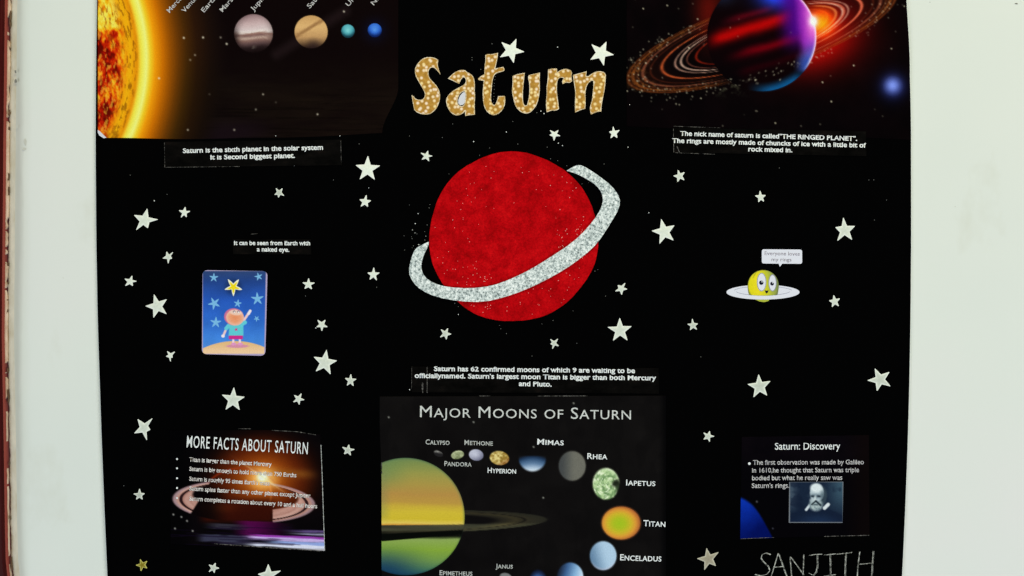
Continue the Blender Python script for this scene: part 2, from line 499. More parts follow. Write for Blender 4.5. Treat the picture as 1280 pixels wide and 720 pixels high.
frame = empty('door_frame', -60, 360, 0, 'dark red painted wooden frame along the left edge of the wall', 'frame')
def bar(name, xr, d, m, xl=-900, rnd=True):
    """vertical board, right face rounded"""
    y = np.arange(-900, 1500, 4.0); n = len(y)
    e = frame_edge(y) + xr
    pr = [(xl - e, -.02), (xl - e, d), (e * 0 - 3.0, d), (e * 0 - 1.6, d - .0004), (e * 0 - .6, d - .0014), (e * 0, d - .003), (e * 0, -.02)]
    v = np.concatenate([np.stack([(e + p - CX) * S, -np.full(n, dd), CZ - (y - 360) * S], -1) for p, dd in pr])
    f = [(k*n+i, k*n+i+1, (k+1)*n+i+1, (k+1)*n+i) for i in range(n-1) for k in range(len(pr)-1)]
    return link(name, mesh(name, v - origin_of(frame), f, smooth=False), m, frame)
bar('jamb', -2.9, .0050, M['red_paint'])
bar('edge_highlight', -.9, .0018, M['red_highlight'], xl=-20)  # carries the painted pinkish highlight of the frame edge

# ------------------------------------------------------------------ black poster board
def bl(y): return np.interp(y, [-60, 0, 90, 180, 300, 400, 540, 640, 720, 800], [122.5, 121.6, 120.3, 119.6, 120.4, 122.2, 127, 131, 134.6, 138])
def br(y): return np.interp(y, [-60, 0, 70, 150, 300, 400, 480, 560, 640, 720, 800], [1129, 1132.5, 1136.5, 1138.6, 1138.9, 1138, 1136.6, 1134.3, 1131.2, 1127.5, 1123])
t = np.linspace(-48, 792, 85); s = np.linspace(0, 1, 90)
PYb, Sg = np.meshgrid(t, s, indexing='ij')
sm = lambda fn, y: (fn(y - 25) + fn(y - 12) + fn(y) + fn(y + 12) + fn(y + 25)) / 5
PXb = sm(bl, PYb) + (sm(br, PYb) - sm(bl, PYb)) * Sg
PYb = PYb + 1.2 * np.sin(Sg * 5)
board = empty('poster_board', 640, 360, BOARD, 'large black paper poster board covered with pictures and stars, fixed to the pale wall', 'poster')
grid_mesh('black_sheet', PXb, PYb, BOARD, None, board, skirt=.0022, m=M['board_black'])
mat('pale_core', base=(.86, .90, .88), rough=.8, spec=.05)
yy_ = np.linspace(-48, 792, 60)
ribbon('pale_edge', [(float(sm(bl, y)) - .45, float(y) + .0) for y in yy_], .9, .0002, .0012, board, M['pale_core'], wob=.15, seed=1)
ribbon('pale_edge', [(float(sm(br, y)) + .45, float(y) - 1.0) for y in yy_], .9, .0002, .0012, board, M['pale_core'], wob=.15, seed=2)
# the maker's name in silver pen, letter by letter
def hp(p): return [(860 + x / 3.789, 530 + y / 3.789) for x, y in p]
LET = [
 [[(392, 618), (372, 610), (352, 618), (347, 636), (362, 655), (382, 674), (388, 694), (372, 712), (345, 719), (318, 712)]],
 [[(394, 724), (410, 672), (428, 612)], [(428, 612), (444, 660), (468, 724)], [(408, 678), (452, 674)]],
 [[(492, 724), (484, 628)], [(484, 628), (514, 668), (546, 714)], [(546, 714), (549, 618)]],
 [[(574, 622), (604, 617), (636, 616)], [(611, 618), (612, 670), (606, 700), (592, 716), (572, 706)]],
 [[(644, 620), (702, 614)], [(672, 618), (674, 712)], [(644, 720), (702, 712)]],
 [[(704, 616), (776, 608)], [(746, 612), (742, 724)]],
 [[(814, 604), (806, 664), (802, 722)], [(876, 600), (872, 660), (868, 722)], [(805, 664), (874, 658)]]]
for li, strokes in enumerate(LET):
    vs = []; fs = []
    for k, st in enumerate(strokes):
        for rep, (w_, dx) in enumerate(((.75, 0), (.35, 1.2))):
            pts = [(x + dx * (1 if k % 2 else -.6), y + .5 * rep) for x, y in hp(st)]
            o = ribbon('tmp', pts, w_, LAY['board'], .00012, board, None, wob=.45, seed=li * 10 + k + rep)
            n0 = len(vs)
            vs += [tuple(q.co) for q in o.data.vertices]
            fs += [tuple(n0 + i for i in p.vertices) for p in o.data.polygons]
            md = o.data; bpy.data.objects.remove(o); bpy.data.meshes.remove(md)
    link('handwritten_letter', mesh('handwritten_letter', vs, fs), M['silver_pen'], board)

# ------------------------------------------------------------------ print 1: the sun and the row of planets
NB = [  # cx, cy, r
 (317, 42, 24), (389, 40, 20.5), (435, 39, 8.2), (468.5, 38, 8.6)]
def art_solar(X, Y):
    n1 = fbm(X / 55 + 3, Y / 9, 3); n2 = fbm(X / 40, Y / 40 + 9, 3)
    bg = mx((11, 4, 5), (24, 16, 11), n1 * ss(60, 130, Y) * .9 + .1 * n2)
    bg = mx(bg, (22, 12, 20), ss(140, 165, Y) * ss(360, 300, X) * .7); bg = mx(bg, (8, 4, 3), ss(.55, .75, fbm(X / 60, Y / 2.2, 3)) * ss(100, 130, Y) * .6)
    r = np.hypot(X + 58.5, Y - 75)
    glow = curve(r, [236, 242, 247, 253, 262, 271, 281, 292, 305, 322, 345],
                 [(255, 226, 80), (255, 240, 130), (252, 200, 40), (236, 150, 12), (200, 108, 4), (150, 78, 4), (104, 54, 6), (66, 36, 7), (40, 20, 8), (24, 12, 8), (18, 9, 9)])
    rr = (Y > 90) * 0
    glow = mx(glow, glow * np.array([.72, .85, .6]), ss(270, 300, r) * ss(40, 120, Y) * .5)
    c = np.where((r < 350)[..., None], mx(glow, bg, ss(318, 350, r)), bg)
    # the burning face: streaky red and yellow
    a1 = fbm(X / 9.5 + 4 + .25 * Y / 9, Y / 15 - X / 30, 4); a2 = fbm(X / 3.2 + 50 - Y / 16, Y / 8.5 + 20, 3)
    warm = curve(np.clip(a1 * .7 + a2 * .45 + .20 * (ss(62, 8, Y) + ss(150, 175, Y) * .35 - .85 * ss(28, 60, Y) * ss(228, 196, r)) - .01, 0, 1),
                 [.22, .36, .45, .55, .68, .82], [(96, 8, 2), (178, 20, 4), (214, 60, 6), (232, 120, 10), (246, 180, 22), (255, 226, 90)])
    fil = ss(.56, .70, fbm((X + Y * .18) / 2.6, Y / 7.0, 3))
    warm = mx(warm, (250, 205, 60), fil * .55)
    fd = ss(.60, .72, fbm((X - Y * .12) / 2.4 + 80, Y / 6.0 + 31, 3))
    warm = mx(warm, (110, 34, 4), fd * .45 * ss(170, 200, r))
    ed = curve(r, [212, 222, 230, 236], [(236, 150, 12), (240, 172, 16), (226, 140, 10), (255, 215, 60)])
    ed = mx(ed, (120, 66, 6), ss(.53, .68, fbm(r / 2.2, Y / 9 + 12, 3)) * ss(233, 226, r) * .6)
    face = mx(warm, ed, ss(205, 222, r))
    c = mx(face, c, ss(231, 238, r))
    # faint ring across the second planet
    c = mx(c, (62, 44, 50), seg(X, Y, 346, 68, 432, 14, 6, 6) * .28)
    for i, (cx, cy, R) in enumerate(NB):
        m, u, v_, d = inell(X, Y, cx, cy, R, R, 0, .05)
        if i == 0:
            vv = v_ + .05 * np.sin(u * 3)
            p = curve(vv + .04 * (fbm(X / 5, Y / 2, 2) - .5), [-1, -.5, -.2, -.08, .0, .1, .22, .34, .5, .7, .95],
                      [(150, 118, 124), (196, 168, 172), (212, 192, 196), (226, 212, 210), (150, 112, 104), (120, 88, 86), (188, 160, 150), (132, 98, 92), (92, 68, 70), (36, 24, 26), (18, 9, 10)])
            p = mx(p, (20, 10, 11), ss(.55, 1.1, np.hypot(u + .25 - .3, v_ * .8)) * .35)
            p = mx(p, (20, 10, 11), ss(-.6, -1.05, u) * .9 * ss(-.6, .4, v_))
        elif i == 1:
            p = curve(v_, [-1, -.3, .3, .6, 1], [(196, 150, 96), (216, 172, 116), (190, 146, 98), (128, 96, 66), (24, 13, 12)])
            q = np.abs((X - cx) * .52 + (Y - cy) * .85 + 5.0)
            p = mx(p, (140, 98, 60), (1 - ss(.6, 3.2, q)) * .75)
            p = mx(p, (40, 26, 28), (1 - ss(0, 14, np.hypot(X - 392, Y - 58))) * .7)
        elif i == 2:
            p = curve(d + .5 * v_, [0, .6, 1.2], [(126, 206, 214), (76, 160, 176), (22, 60, 76)])
        else:
            p = curve(d + .5 * v_, [0, .6, 1.2], [(84, 146, 236), (46, 100, 206), (14, 34, 96)])
            c = dot(X, Y, c, cx, cy, 13, (10, 20, 70), .5)
        c = mx(c, p, m)
    for (x, y, a) in [(230, 47.5, .9), (254, 47, .9), (276, 47, .5), (283.5, 55, .9), (244, 69, .5), (238, 75, .45), (199, 98, .9), (329, 118, .6), (320, 137, .5), (397, 143, .7),
                      (235, 162.5, .6), (293, 162.5, .6), (430, 14.5, .8), (318, 58.5, .6), (345, 128, .2), (262, 118, .2)]:
        c = dot(X, Y, c, x, y, 1.25, (235, 225, 205), a)
    return c
pr = empty('solar_system_print', 310, 60, LAY['print'], 'colour print of the blazing sun and a row of planets, top left', 'picture')
sheet('picture_sheet', lambda t: 122.6 + 8.5 * ss(.955, 1, t) ** 1.0, lambda t: 498 - 20 * ss(.72, 1, t) + 0 * t, lambda x: 0 * x - 40, lambda x: 173.2 - 6.5 * ss(330, 480, x) + .8 * np.sin(x / 30),
      art_solar, 'print', pr, 1.0)
for (cx, cy, R), lb in zip(NB, ['pinkish striped planet, the largest', 'tan planet with a dark diagonal band', 'small turquoise planet', 'small blue planet']):
    o = disc('printed_planet', cx, cy, R, R, 0, art_solar, pr, rings=12 if R > 15 else 6); o['label'] = lb
for s_, x, y, L in [('Mercury', 212.5, 16.5, 32), ('Venus', 231, 16.5, 24), ('Earth', 255.5, 16, 24), ('Mars', 278.5, 15.5, 20), ('Jupiter', 317, 14.5, 31),
                    ('Saturn', 387.5, 11, 29), ('Uranus', 436, 8.5, 31), ('Neptune', 467.5, 7, 36)]:
    a = math.radians(49)
    text('planet_name', s_, x, x + L * math.cos(a), y, y - L * math.sin(a), 5.8, pr, M['dim_ink'], LAY['ink'], bold=.008)
fill('torn_corner', [[(122.4, 162.5), (125, 164), (129, 168), (133.5, 172.3), (130, 173), (124.5, 169.5), (122.6, 166)]], LAY['print'] + .0002, .0001, pr, M['back_paper'])

# ------------------------------------------------------------------ print 2: ringed planet in red light
EX, EY = .949, -.314
_sp = np.random.RandomState(21)
SP = []
for _ in range(170):
    a = _sp.uniform(math.pi * .35, math.pi * 1.35); rr_ = _sp.normal(1.02, .08)
    u_, v2 = 172 * rr_ * math.cos(a), 46 * rr_ * math.sin(a)
    SP.append((952 + u_ * EX - v2 * EY, 46 + u_ * EY + v2 * EX, _sp.uniform(.12, .6)))
for _ in range(70):
    a = _sp.uniform(-.2, .9); rr_ = _sp.normal(.98, .08)
    u_, v2 = 172 * rr_ * math.cos(a), 46 * rr_ * math.sin(a)
    SP.append((952 + u_ * EX - v2 * EY, 46 + u_ * EY + v2 * EX, _sp.uniform(.1, .45)))
for _ in range(40): SP.append((_sp.uniform(790, 1130), _sp.uniform(-30, 160), _sp.uniform(.1, .4)))
for x, y, a in [(804, 11, .8), (834, 7, .8), (872, 24, .8), (1067, 82, .9), (1028, 103, .9), (1039, 127, .9), (969, 154, .8), (1114, 61, .7), (861, 60, 1), (946, 139, .4), (849, 131, .5), (784, 114, .7), (876, 123, .7), (845, 130, .6), (1130, 8, .6), (785, 184, .6)]:
    SP.append((x, y, a))
def art_ringed(X, Y):
    n = fbm(X / 30, Y / 30 + 4, 3)
    c = mx((2, 1, 2), (9, 3, 5), n * 1.0) * np.ones(X.shape + (3,))
    # red light all round the bright point
    g = np.exp(-((X - 1022) / 62) ** 2 - ((Y - 38) / 50) ** 2)
    g2 = np.exp(-((X - 1022 - (Y - 40) * -.5) / 46) ** 2 - ((Y - 62) / 36) ** 2)
    c = c + np.array((150, 6, 2)) * np.clip(g ** 1.3 + .5 * g2 ** 1.2, 0, 1)[..., None]
    c = c + np.array((74, 8, 2)) * np.exp(-((X - 886) / 18) ** 2 - ((Y - 14) / 40) ** 2)[..., None]
    # rings
    dx, dy = X - 952, Y - 46
    u = dx * EX + dy * EY; v_ = -dx * EY + dy * EX
    q = np.sqrt(u * u + (v_ / .255) ** 2)
    side = ss(930, 880, X) + ss(1000, 1020, X)
    front = np.clip(side, 0, 1)
    c = mx(c, (66, 18, 8), ss(112, 140, q) * ss(180, 172, q) * .22 * front * (.5 + .8 * fbm(q / 3, X / 30, 3)))
    for a, wd, col, am in [(86, 1.6, (158, 30, 12), .7), (98, 1.2, (196, 104, 84), .45), (106, 1.5, (220, 178, 160), .8), (113.5, 1.4, (214, 158, 138), .62), (131, 1.7, (214, 92, 46), .8), (146, 1.2, (110, 40, 20), .4),
                           (156, 1.8, (180, 96, 66), .62), (163, 1.4, (120, 56, 24), .5), (169, 2.0, (166, 84, 30), .62), (175.5, 1.6, (150, 70, 26), .55)]:
        fl = .55 + .7 * fbm(X / 6 + a, Y / 6, 3)
        c = mx(c, col, np.exp(-((q - a) / (wd * (.7 + .75 * np.abs(u) / 175))) ** 2) * am * front * fl)
    # gold dust where the ring meets the lower edge
    dust = ss(.52, .72, fbm(X / 2.6, Y / 2.6, 3)) * np.exp(-((q - 166) / 12) ** 2) * ss(930, 800, X)
    c = mx(c, (176, 112, 46), dust * .35)
    cl = ss(.50, .8, fbm(X / 5, Y / 4, 3)) * np.exp(-((X - 905) / 26) ** 2 - ((Y - 109) / 8) ** 2)
    c = mx(c, (74, 74, 56), cl * .7)
    # planet
    m, pu, pv, d = inell(X, Y, 952, 46, 68, 68, 0, .03)
    p = np.ones(X.shape + (3,)) * np.array((9, 1, 3))
    t = (Y - 46) + .30 * (X - 952) + 3 * (fbm(X / 24, Y / 12, 2) - .5)   # across the bands
    def band(o, wd, col, am, xr):
        return am * np.exp(-((t - o) / wd) ** 2) * xr, col
    for o, wd, col, am, xr in [(-14, 8, (176, 4, 4), .96, ss(880, 905, X) * ss(1004, 975, X)),
                               (14, 6, (112, 0, 12), .85, ss(900, 950, X)),
                               (-31, 5, (92, 4, 18), .75, ss(895, 930, X) * ss(975, 955, X)),
                               (36, 5, (40, 0, 6), .6, ss(900, 930, X))]:
        p = mx(p, col, am * np.exp(-((t - o) / wd) ** 2) * xr)
    p = mx(p, (22, 26, 50), np.exp(-((X - 905) / 16) ** 2 - ((Y + 2) / 10) ** 2) * .8)
    p = mx(p, (34, 60, 214), np.clip(1.25 * np.exp(-((X - 972) / 24) ** 2 - ((Y + 4) / 15) ** 2), 0, 1))
    e = pu * .97 + pv * -.08 + .05 * (fbm(X / 9, Y / 14, 3) - .5)                                             # towards the lit limb
    p = mx(p, (74, 6, 136), ss(.18, .62, e) * ss(74, 36, Y) * .92)
    p = mx(p, (150, 40, 180), ss(.56, .76, e) * ss(74, 50, Y))
    p = mx(p, (222, 104, 214), ss(.70, .88, e) * ss(66, 36, Y) * .9)
    p = mx(p, (112, 104, 226), ss(.60, .92, e + .12 * ss(50, 80, Y)) * ss(42, 72, Y) * .9)
    p = mx(p, (24, 70, 160), ss(.55, .85, pu) * ss(62, 80, Y) * .75)
    p = mx(p, (6, 2, 6), ss(84, 92, Y) * ss(.55, .62, pu))
    p = mx(p, (255, 226, 246), ss(.91, .985, d) * ss(.55, .72, pu) * ss(90, 74, Y) * .95)
    p = mx(p, (14, 88, 150), ss(.78, .96, d) * ss(.5, .8, pv) * ss(-.30, .2, pu) * ss(.9, .55, pu) * .9)
    p = mx(p, (4, 1, 3), ss(.2, .5, -pu) * ss(.25, .8, pv))
    c = mx(c, p, m)
    # bright point on the limb
    c = c + np.array((250, 150, 10)) * np.exp(-((X - 1026) / 15) ** 2 - ((Y - 29) / 15) ** 2)[..., None] * (1 - m * .9)[..., None]
    c = mx(c, (250, 240, 250), np.clip(1.5 * np.exp(-((X - 1015.5) / 6) ** 2 - ((Y - 27) / 7) ** 2), 0, 1))
    for a, col in [(97, (240, 130, 60)), (108, (240, 120, 90)), (131, (236, 110, 90))]:
        c = mx(c, col, np.exp(-((q - a) / 1.9) ** 2) * .6 * ss(1012, 1024, X) * ss(80, 40, np.abs(Y + 5)))
    c = np.minimum(c, 255)
    c = dot(X, Y, c, 1116, 108, 16, (20, 30, 110), .75)
    c = dot(X, Y, c, 1115.5, 107, 9.5, (128, 150, 246), .95)
    for x, y, a in SP:
        k = (np.abs(X - x) < 4) & (np.abs(Y - y) < 4)
        if k.any():
            e_ = np.exp(-((X[k] - x) ** 2 + (Y[k] - y) ** 2) / 1.0) * a
            c[k] = c[k] + (np.array((214, 204, 176)) - c[k]) * e_[:, None]
    return c
p2 = empty('ringed_planet_print', 960, 60, LAY['print'], 'colour print of a dark red planet with thin fiery rings, top right', 'picture')
sheet('picture_sheet', lambda t: 783 + 0 * t, lambda t: 1131.5 + 5.5 * ss(0, .6, t), lambda x: 0 * x - 40, lambda x: 158 + (x - 783) * .048, art_ringed, 'print', p2, 1.0)
disc('printed_planet', 952, 46, 68, 68, 0, art_ringed, p2, rings=70, segs=220)
o = disc('printed_planet', 1116, 108, 12.5, 13, 0, art_ringed, p2, rings=8, segs=32); o['label'] = 'small hazy blue planet'

# ------------------------------------------------------------------ caption strips
def strip(px0, py0, px1, py1, tilt, label, lines, cap, edge_glints=(), bold=.026):
    cx, cy = (px0 + px1) / 2, (py0 + py1) / 2
    e = empty('caption_strip', cx, cy, LAY['strip'], label, 'caption', 'black caption strips with white print')
    tl = tilt * (px1 - px0) / 2
    q = [(px0, py0 - tl), (px1, py0 + tl), (px1 + .5, py1 + tl), (px0 + .8, py1 - tl)]
    n = 12
    a = [(q[0][0] + (q[1][0]-q[0][0])*i/n, q[0][1] + (q[1][1]-q[0][1])*i/n) for i in range(n)]
    b = [(q[2][0] + (q[3][0]-q[2][0])*i/n, q[2][1] + (q[3][1]-q[2][1])*i/n) for i in range(n)]
    fill('strip_paper', [a + [q[1]] + b + [q[3]]], LAY['strip'], .00012, e, M['strip_paper'])
    for (s_, x0, x1, y0, y1) in lines:
        text('text_line', s_, x0, x1, y0, y1, cap, e, M['white_ink'], LAY['strip_ink'], bold=bold, xh=.78)
    for k, (mp, wd) in enumerate(edge_glints):
        ribbon('margin_and_glint', mp, wd, LAY['strip'] + .00016, .00003, e, M['edge_glint'], wob=.7, seed=k + int(px0))  # highlights of the strip's edges and gloss, painted as thin pale lines
    return e
strip(205, 176, 427, 208, -.012, 'black caption strip about the sixth planet, below the sun picture',
      [('Saturn is the sixth planet in the solar system', 229, 404, 191.4, 187.2), ('It is Second biggest planet.', 263.5, 369, 199.6, 197.4)], 5.4,
      [([(206, 178.5), (206.4, 209.2)], .5), ([(206, 209.3), (300, 208.3)], .4), ([(426.2, 176), (426.8, 204)], .5)])
strip(841, 162, 1082, 193, .02, 'black caption strip about the planet nick name, below the ringed planet picture',
      [('The nick name of saturn is called"THE RINGED PLANET".', 850, 1071, 169.6, 176.2), ('The rings are mostly made of chuncks of ice with a little bit of', 840, 1082, 178.6, 184.6),
       ('rock mixed in.', 935, 990, 189.2, 190.6)], 5.3,
      [([(841.5, 161), (842, 190.6)], .45), ([(842, 158), (900, 160)], .4), ([(843, 191), (893, 193)], .6), ([(846, 183), (849, 190.5)], .8)])
strip(291, 299, 389, 318, .004, 'small black caption strip about seeing it with a naked eye, above the blue child card',
      [('It can be seen from Earth with', 293, 388, 306.2, 306.6), ('a naked eye.', 321.5, 362, 314.2, 314.8)], 4.8, [([(314, 292.8), (322, 292.2)], .35)])
strip(514, 459, 823, 491, .006, 'long black caption strip about the 62 moons, above the moons picture',
      [("Saturn has 62 confirmed moons of which 9 are waiting to be", 542.5, 793.5, 463.6, 466.2), ("officiallynamed. Saturn's largest moon Titan is bigger than both Mercury", 518.5, 820, 472.2, 475.2),
       ('and Pluto.', 648.5, 689.5, 482.3, 483.1)], 5.5,
      [([(515, 458), (514.5, 486)], .35), ([(534, 458), (534, 491)], .8), ([(528, 478), (528.5, 491)], 1.6)])

# ------------------------------------------------------------------ print 3: the moons
MO = [  # cx cy rx ry rot kind
 (548, 567, 6, 3.4, .4, 'c'), (572, 568.4, 8, 5, -.25, 'p'), (595.3, 568.6, 9, 7, .15, 'm'), (624.3, 572.4, 12, 8.6, .12, 'h'), (665.5, 571, 17.5, 18, 0, 'mi'),
 (715.2, 582.2, 17, 18.6, 0, 'r'), (757.5, 604.6, 16.6, 19.6, 0, 'i'), (776.3, 653.6, 24.3, 20.8, 0, 't'), (753.9, 694.4, 16.6, 18, 0, 'e'), (712.5, 721, 16.5, 18, 0, 'd'), (672.5, 729, 12, 17, 0, 'd2'), (632, 722, 8, 6, .2, 'j')]
def art_moons(X, Y):
    c = mx((10, 8, 9), (20, 18, 18), fbm(X / 50, Y / 35, 3)) * np.ones(X.shape + (3,))
    c = mx(c, (7, 6, 7), ss(.50, .62, fbm(X / 16 + 9, Y / 30, 3)) * .2)
    c = mx(c, (2, 2, 3), ss(822, 833, X) * .8)
    # ring
    yc = 652 - (X - 507) * .016
    q = np.hypot(X - 507, (Y - yc) / .082)
    rg = ss(104, 122, q) * ss(180, 174, q)
    rc = curve(q, [104, 125, 138, 146, 149, 153, 157, 178], [(30, 27, 22), (58, 54, 40), (84, 76, 50), (70, 64, 44), (30, 28, 24), (74, 68, 48), (66, 62, 46), (54, 54, 42)])
    c = mx(c, rc, rg * (.55 + .45 * ss(652, 656, Y)))
    # planet
    m, u, v_, d = inell(X, Y, 507, 645.5, 73.8, 73.2, 0, .014)
    n = (fbm(X / 26, Y / 6, 3) - .5) * 7
    yy = Y + n * .4 - (X - 500) * .02
    p = curve(yy, [572, 580, 592, 606, 618, 628, 633, 640, 648, 653, 655.5, 657, 661, 664, 668, 672, 684, 700, 712, 719],
              [(104, 126, 84), (124, 138, 78), (152, 148, 76), (170, 146, 72), (180, 138, 70), (186, 146, 66), (200, 168, 60), (208, 182, 56), (206, 180, 50), (222, 194, 90), (212, 150, 60),
               (74, 62, 44), (66, 62, 44), (40, 38, 28), (10, 12, 8), (140, 164, 88), (132, 164, 58), (106, 142, 78), (54, 102, 92), (22, 58, 84)])
    low = ss(672, 715, Y) * ss(545, 478, X)
    p = mx(p, (20, 54, 92), low * .9); p = mx(p, (96, 130, 84), ss(520, 480, X) * ss(620, 590, Y) * .5)
    p = mx(p, (96, 132, 100), ss(.90, .99, d) * .35 * ss(660, 645, Y))
    p = mx(p, (10, 30, 30), ss(.93, 1.0, d) * .55)
    p = mx(p, (120, 130, 90), ss(478, 484, X) * 0 + ss(492, 478, X) * .35 * ss(655, 640, Y))
    c = mx(c, p, m)
    # ring passing in front, and its shadow
    fr = ss(655, 656.5, Y + (X - 507) * .012) * ss(663.5, 661.5, Y + (X - 507) * .024) * ss(640, 575, X)
    c = mx(c, mx((50, 50, 40), (76, 76, 58), fbm(X / 40, Y * .6, 2)), fr * .9)
    sh_y = 671.5 - (X - 478) * .055
    sh = ss(sh_y - 5.5, sh_y - 4, Y) * ss(sh_y + 1.5 + (580 - X) * .03, sh_y + .2 + (580 - X) * .03, Y) * ss(579, 574, X)
    c = mx(c, (6, 8, 6), sh * m)
    for cx, cy, rx, ry, rot, k in MO:
        m, u, v_, d = inell(X, Y, cx, cy, rx, ry, rot, .10)
        nz = fbm(X / 3.2 + cx, Y / 3.2, 3)
        if k == 'c': p = mx((34, 32, 34), (168, 164, 160), ss(.1, -.9, v_ + u * .4) * .9 * nz * 1.6)
        elif k == 'p': p = mx((104, 112, 76), (198, 204, 164), np.clip(nz * 1.2 - v_ * .3, 0, 1))
        elif k == 'm': p = mx((196, 196, 216), (96, 96, 122), np.clip(.5 * d + .35 * u + .25 * v_, 0, 1))
        elif k == 'h': p = mx((150, 118, 50), (226, 206, 136), np.clip(ss(.3, .75, nz) + .2 * (-u), 0, 1)); p = mx(p, (140, 80, 40), ss(.5, 1, u + v_) * .5)
        elif k == 'mi':
            p = curve(v_ - .25 * u * u, [-.2, 0, .2, .45, .7, .95], [(20, 20, 24), (30, 50, 80), (60, 88, 124), (98, 126, 162), (160, 180, 208), (214, 226, 242)])
            m = m * ss(-.16, .02, v_) * ss(1.12, .9, np.abs(u))
        elif k == 'r': p = mx((112, 110, 102), (52, 56, 62), ss(.2, -1, u - .1) * .75); p = mx(p, (60, 58, 54), ss(.86, 1, d) * .4 + .12 * nz)
        elif k == 'i':
            p = mx((112, 146, 96), (196, 220, 166), ss(.3, .65, nz) * .9); p = mx(p, (236, 246, 214), ss(.62, .74, fbm(X / 2 + 5, Y / 2, 2)) * .9)
            p = mx(p, (232, 240, 212), ss(.72, .98, d) * ss(.3, -.5, v_) * .5)
            p = mx(p, (24, 28, 20), (1 - ss(.1, .34, np.hypot((u - .72) * .8, v_ + .2 * (u - .4) - .02))) * .95)
            p = mx(p, (28, 34, 24), ss(.55, .95, u) * ss(-.15, .05, v_) * .9)
        elif k == 't': p = curve(np.hypot(u + .08, v_ * 1.02 - .02), [0, .3, .6, .8, 1.02], [(160, 188, 34), (172, 186, 36), (206, 176, 46), (220, 150, 56), (176, 96, 50)])
        elif k == 'e': p = mx((176, 202, 228), (84, 116, 150), ss(.4, -1.1, u - .3 * v_) * .85); p = mx(p, (206, 196, 214), ss(.75, 1, d) * ss(.2, .8, v_) * .5)
        elif k == 'd': p = curve(u + v_ * .3, [-1, -.4, .3, .9], [(22, 28, 44), (62, 96, 144), (136, 176, 216), (206, 224, 244)])
        elif k == 'd2': p = mx((60, 96, 160), (18, 26, 50), ss(.4, 1.0, d))
        else: p = mx((120, 120, 122), (30, 28, 28), ss(0, 1, v_ - u * .6))
        c = mx(c, p, m)
    for x, y in [(486, 521.5), (592, 527.6), (717, 504), (667, 558.5), (679, 622)]:
        c = dot(X, Y, c, x, y, 1.1, (200, 200, 190), .7)
    return c
p3 = empty('moons_print', 654, 640, LAY['print'], 'dark print of a yellow green ringed planet surrounded by small labelled moons, bottom centre', 'picture')
sheet('picture_sheet', lambda t: 474.5 + 2.5 * ss(.1, .4, t), lambda t: 832.5 + 0 * t, lambda x: 495.5 - (x - 474) * .003, lambda x: 0 * x + 772, art_moons, 'print', p3, 1.0)
big = disc('printed_planet', 507, 645.5, 73.8, 73.2, 0, art_moons, p3, rings=90, segs=300, clipx=477.2)
big['label'] = 'large yellow and green planet cut by the left edge'
for (cx, cy, rx, ry, rot, k) in MO:
    if k in ('mi', 'c', 'j', 'd2'): continue
    disc('printed_moon', cx, cy, rx * .99, ry * .99, rot, art_moons, p3, rings=14, segs=44)
text('picture_title', 'Major Moons of Saturn', 525, 788.5, 521.2, 524.2, 14.0, p3, M['title_ink'], LAY['ink'], caps=.80, spacing=1.08)
for s_, x0, x1, y0, y1, cap in [('Calypso', 532, 562, 555.2, 556, 6), ('Methone', 580.5, 616, 555.8, 556.8, 6), ('Mimas', 671.5, 704.5, 555.4, 556.4, 7), ('Pandora', 555.5, 589.5, 582.2, 583, 6),
    ('Hyperion', 609.5, 645, 590.8, 591.8, 6.4), ('Rhea', 734, 759, 573.4, 574, 7), ('Iapetus', 782.5, 819, 606.4, 607.4, 7), ('Titan', 804, 831.5, 657.4, 658.4, 7.4), ('Enceladus', 775, 826.5, 700, 701.6, 7.4),
    ('Janus', 619.5, 641, 710, 710.4, 5.6), ('Epimetheus', 549.5, 590.5, 718.6, 719.4, 6)]:
    text('moon_name', s_, x0, x1, y0, y1, cap, p3, M['grey_ink'] if cap < 6.1 else M['white_ink'], LAY['ink'], caps=.82, bold=.014, spacing=1.05)
ribbon('margin_and_glint', [(599, 494.9), (613, 494.8)], .7, LAY['print'] + .0001, .00002, p3, M['edge_glint'], wob=.6, seed=3)  # bright edge segments: light on the sheet's edge, painted pale
ribbon('margin_and_glint', [(672, 495.0), (734, 494.8)], .7, LAY['print'] + .0001, .00002, p3, M['edge_glint'], wob=.6, seed=4)
ribbon('margin_and_glint', [(477.2, 578), (477.4, 592)], .8, LAY['print'] + .0001, .00002, p3, M['edge_glint'], wob=.6, seed=5)

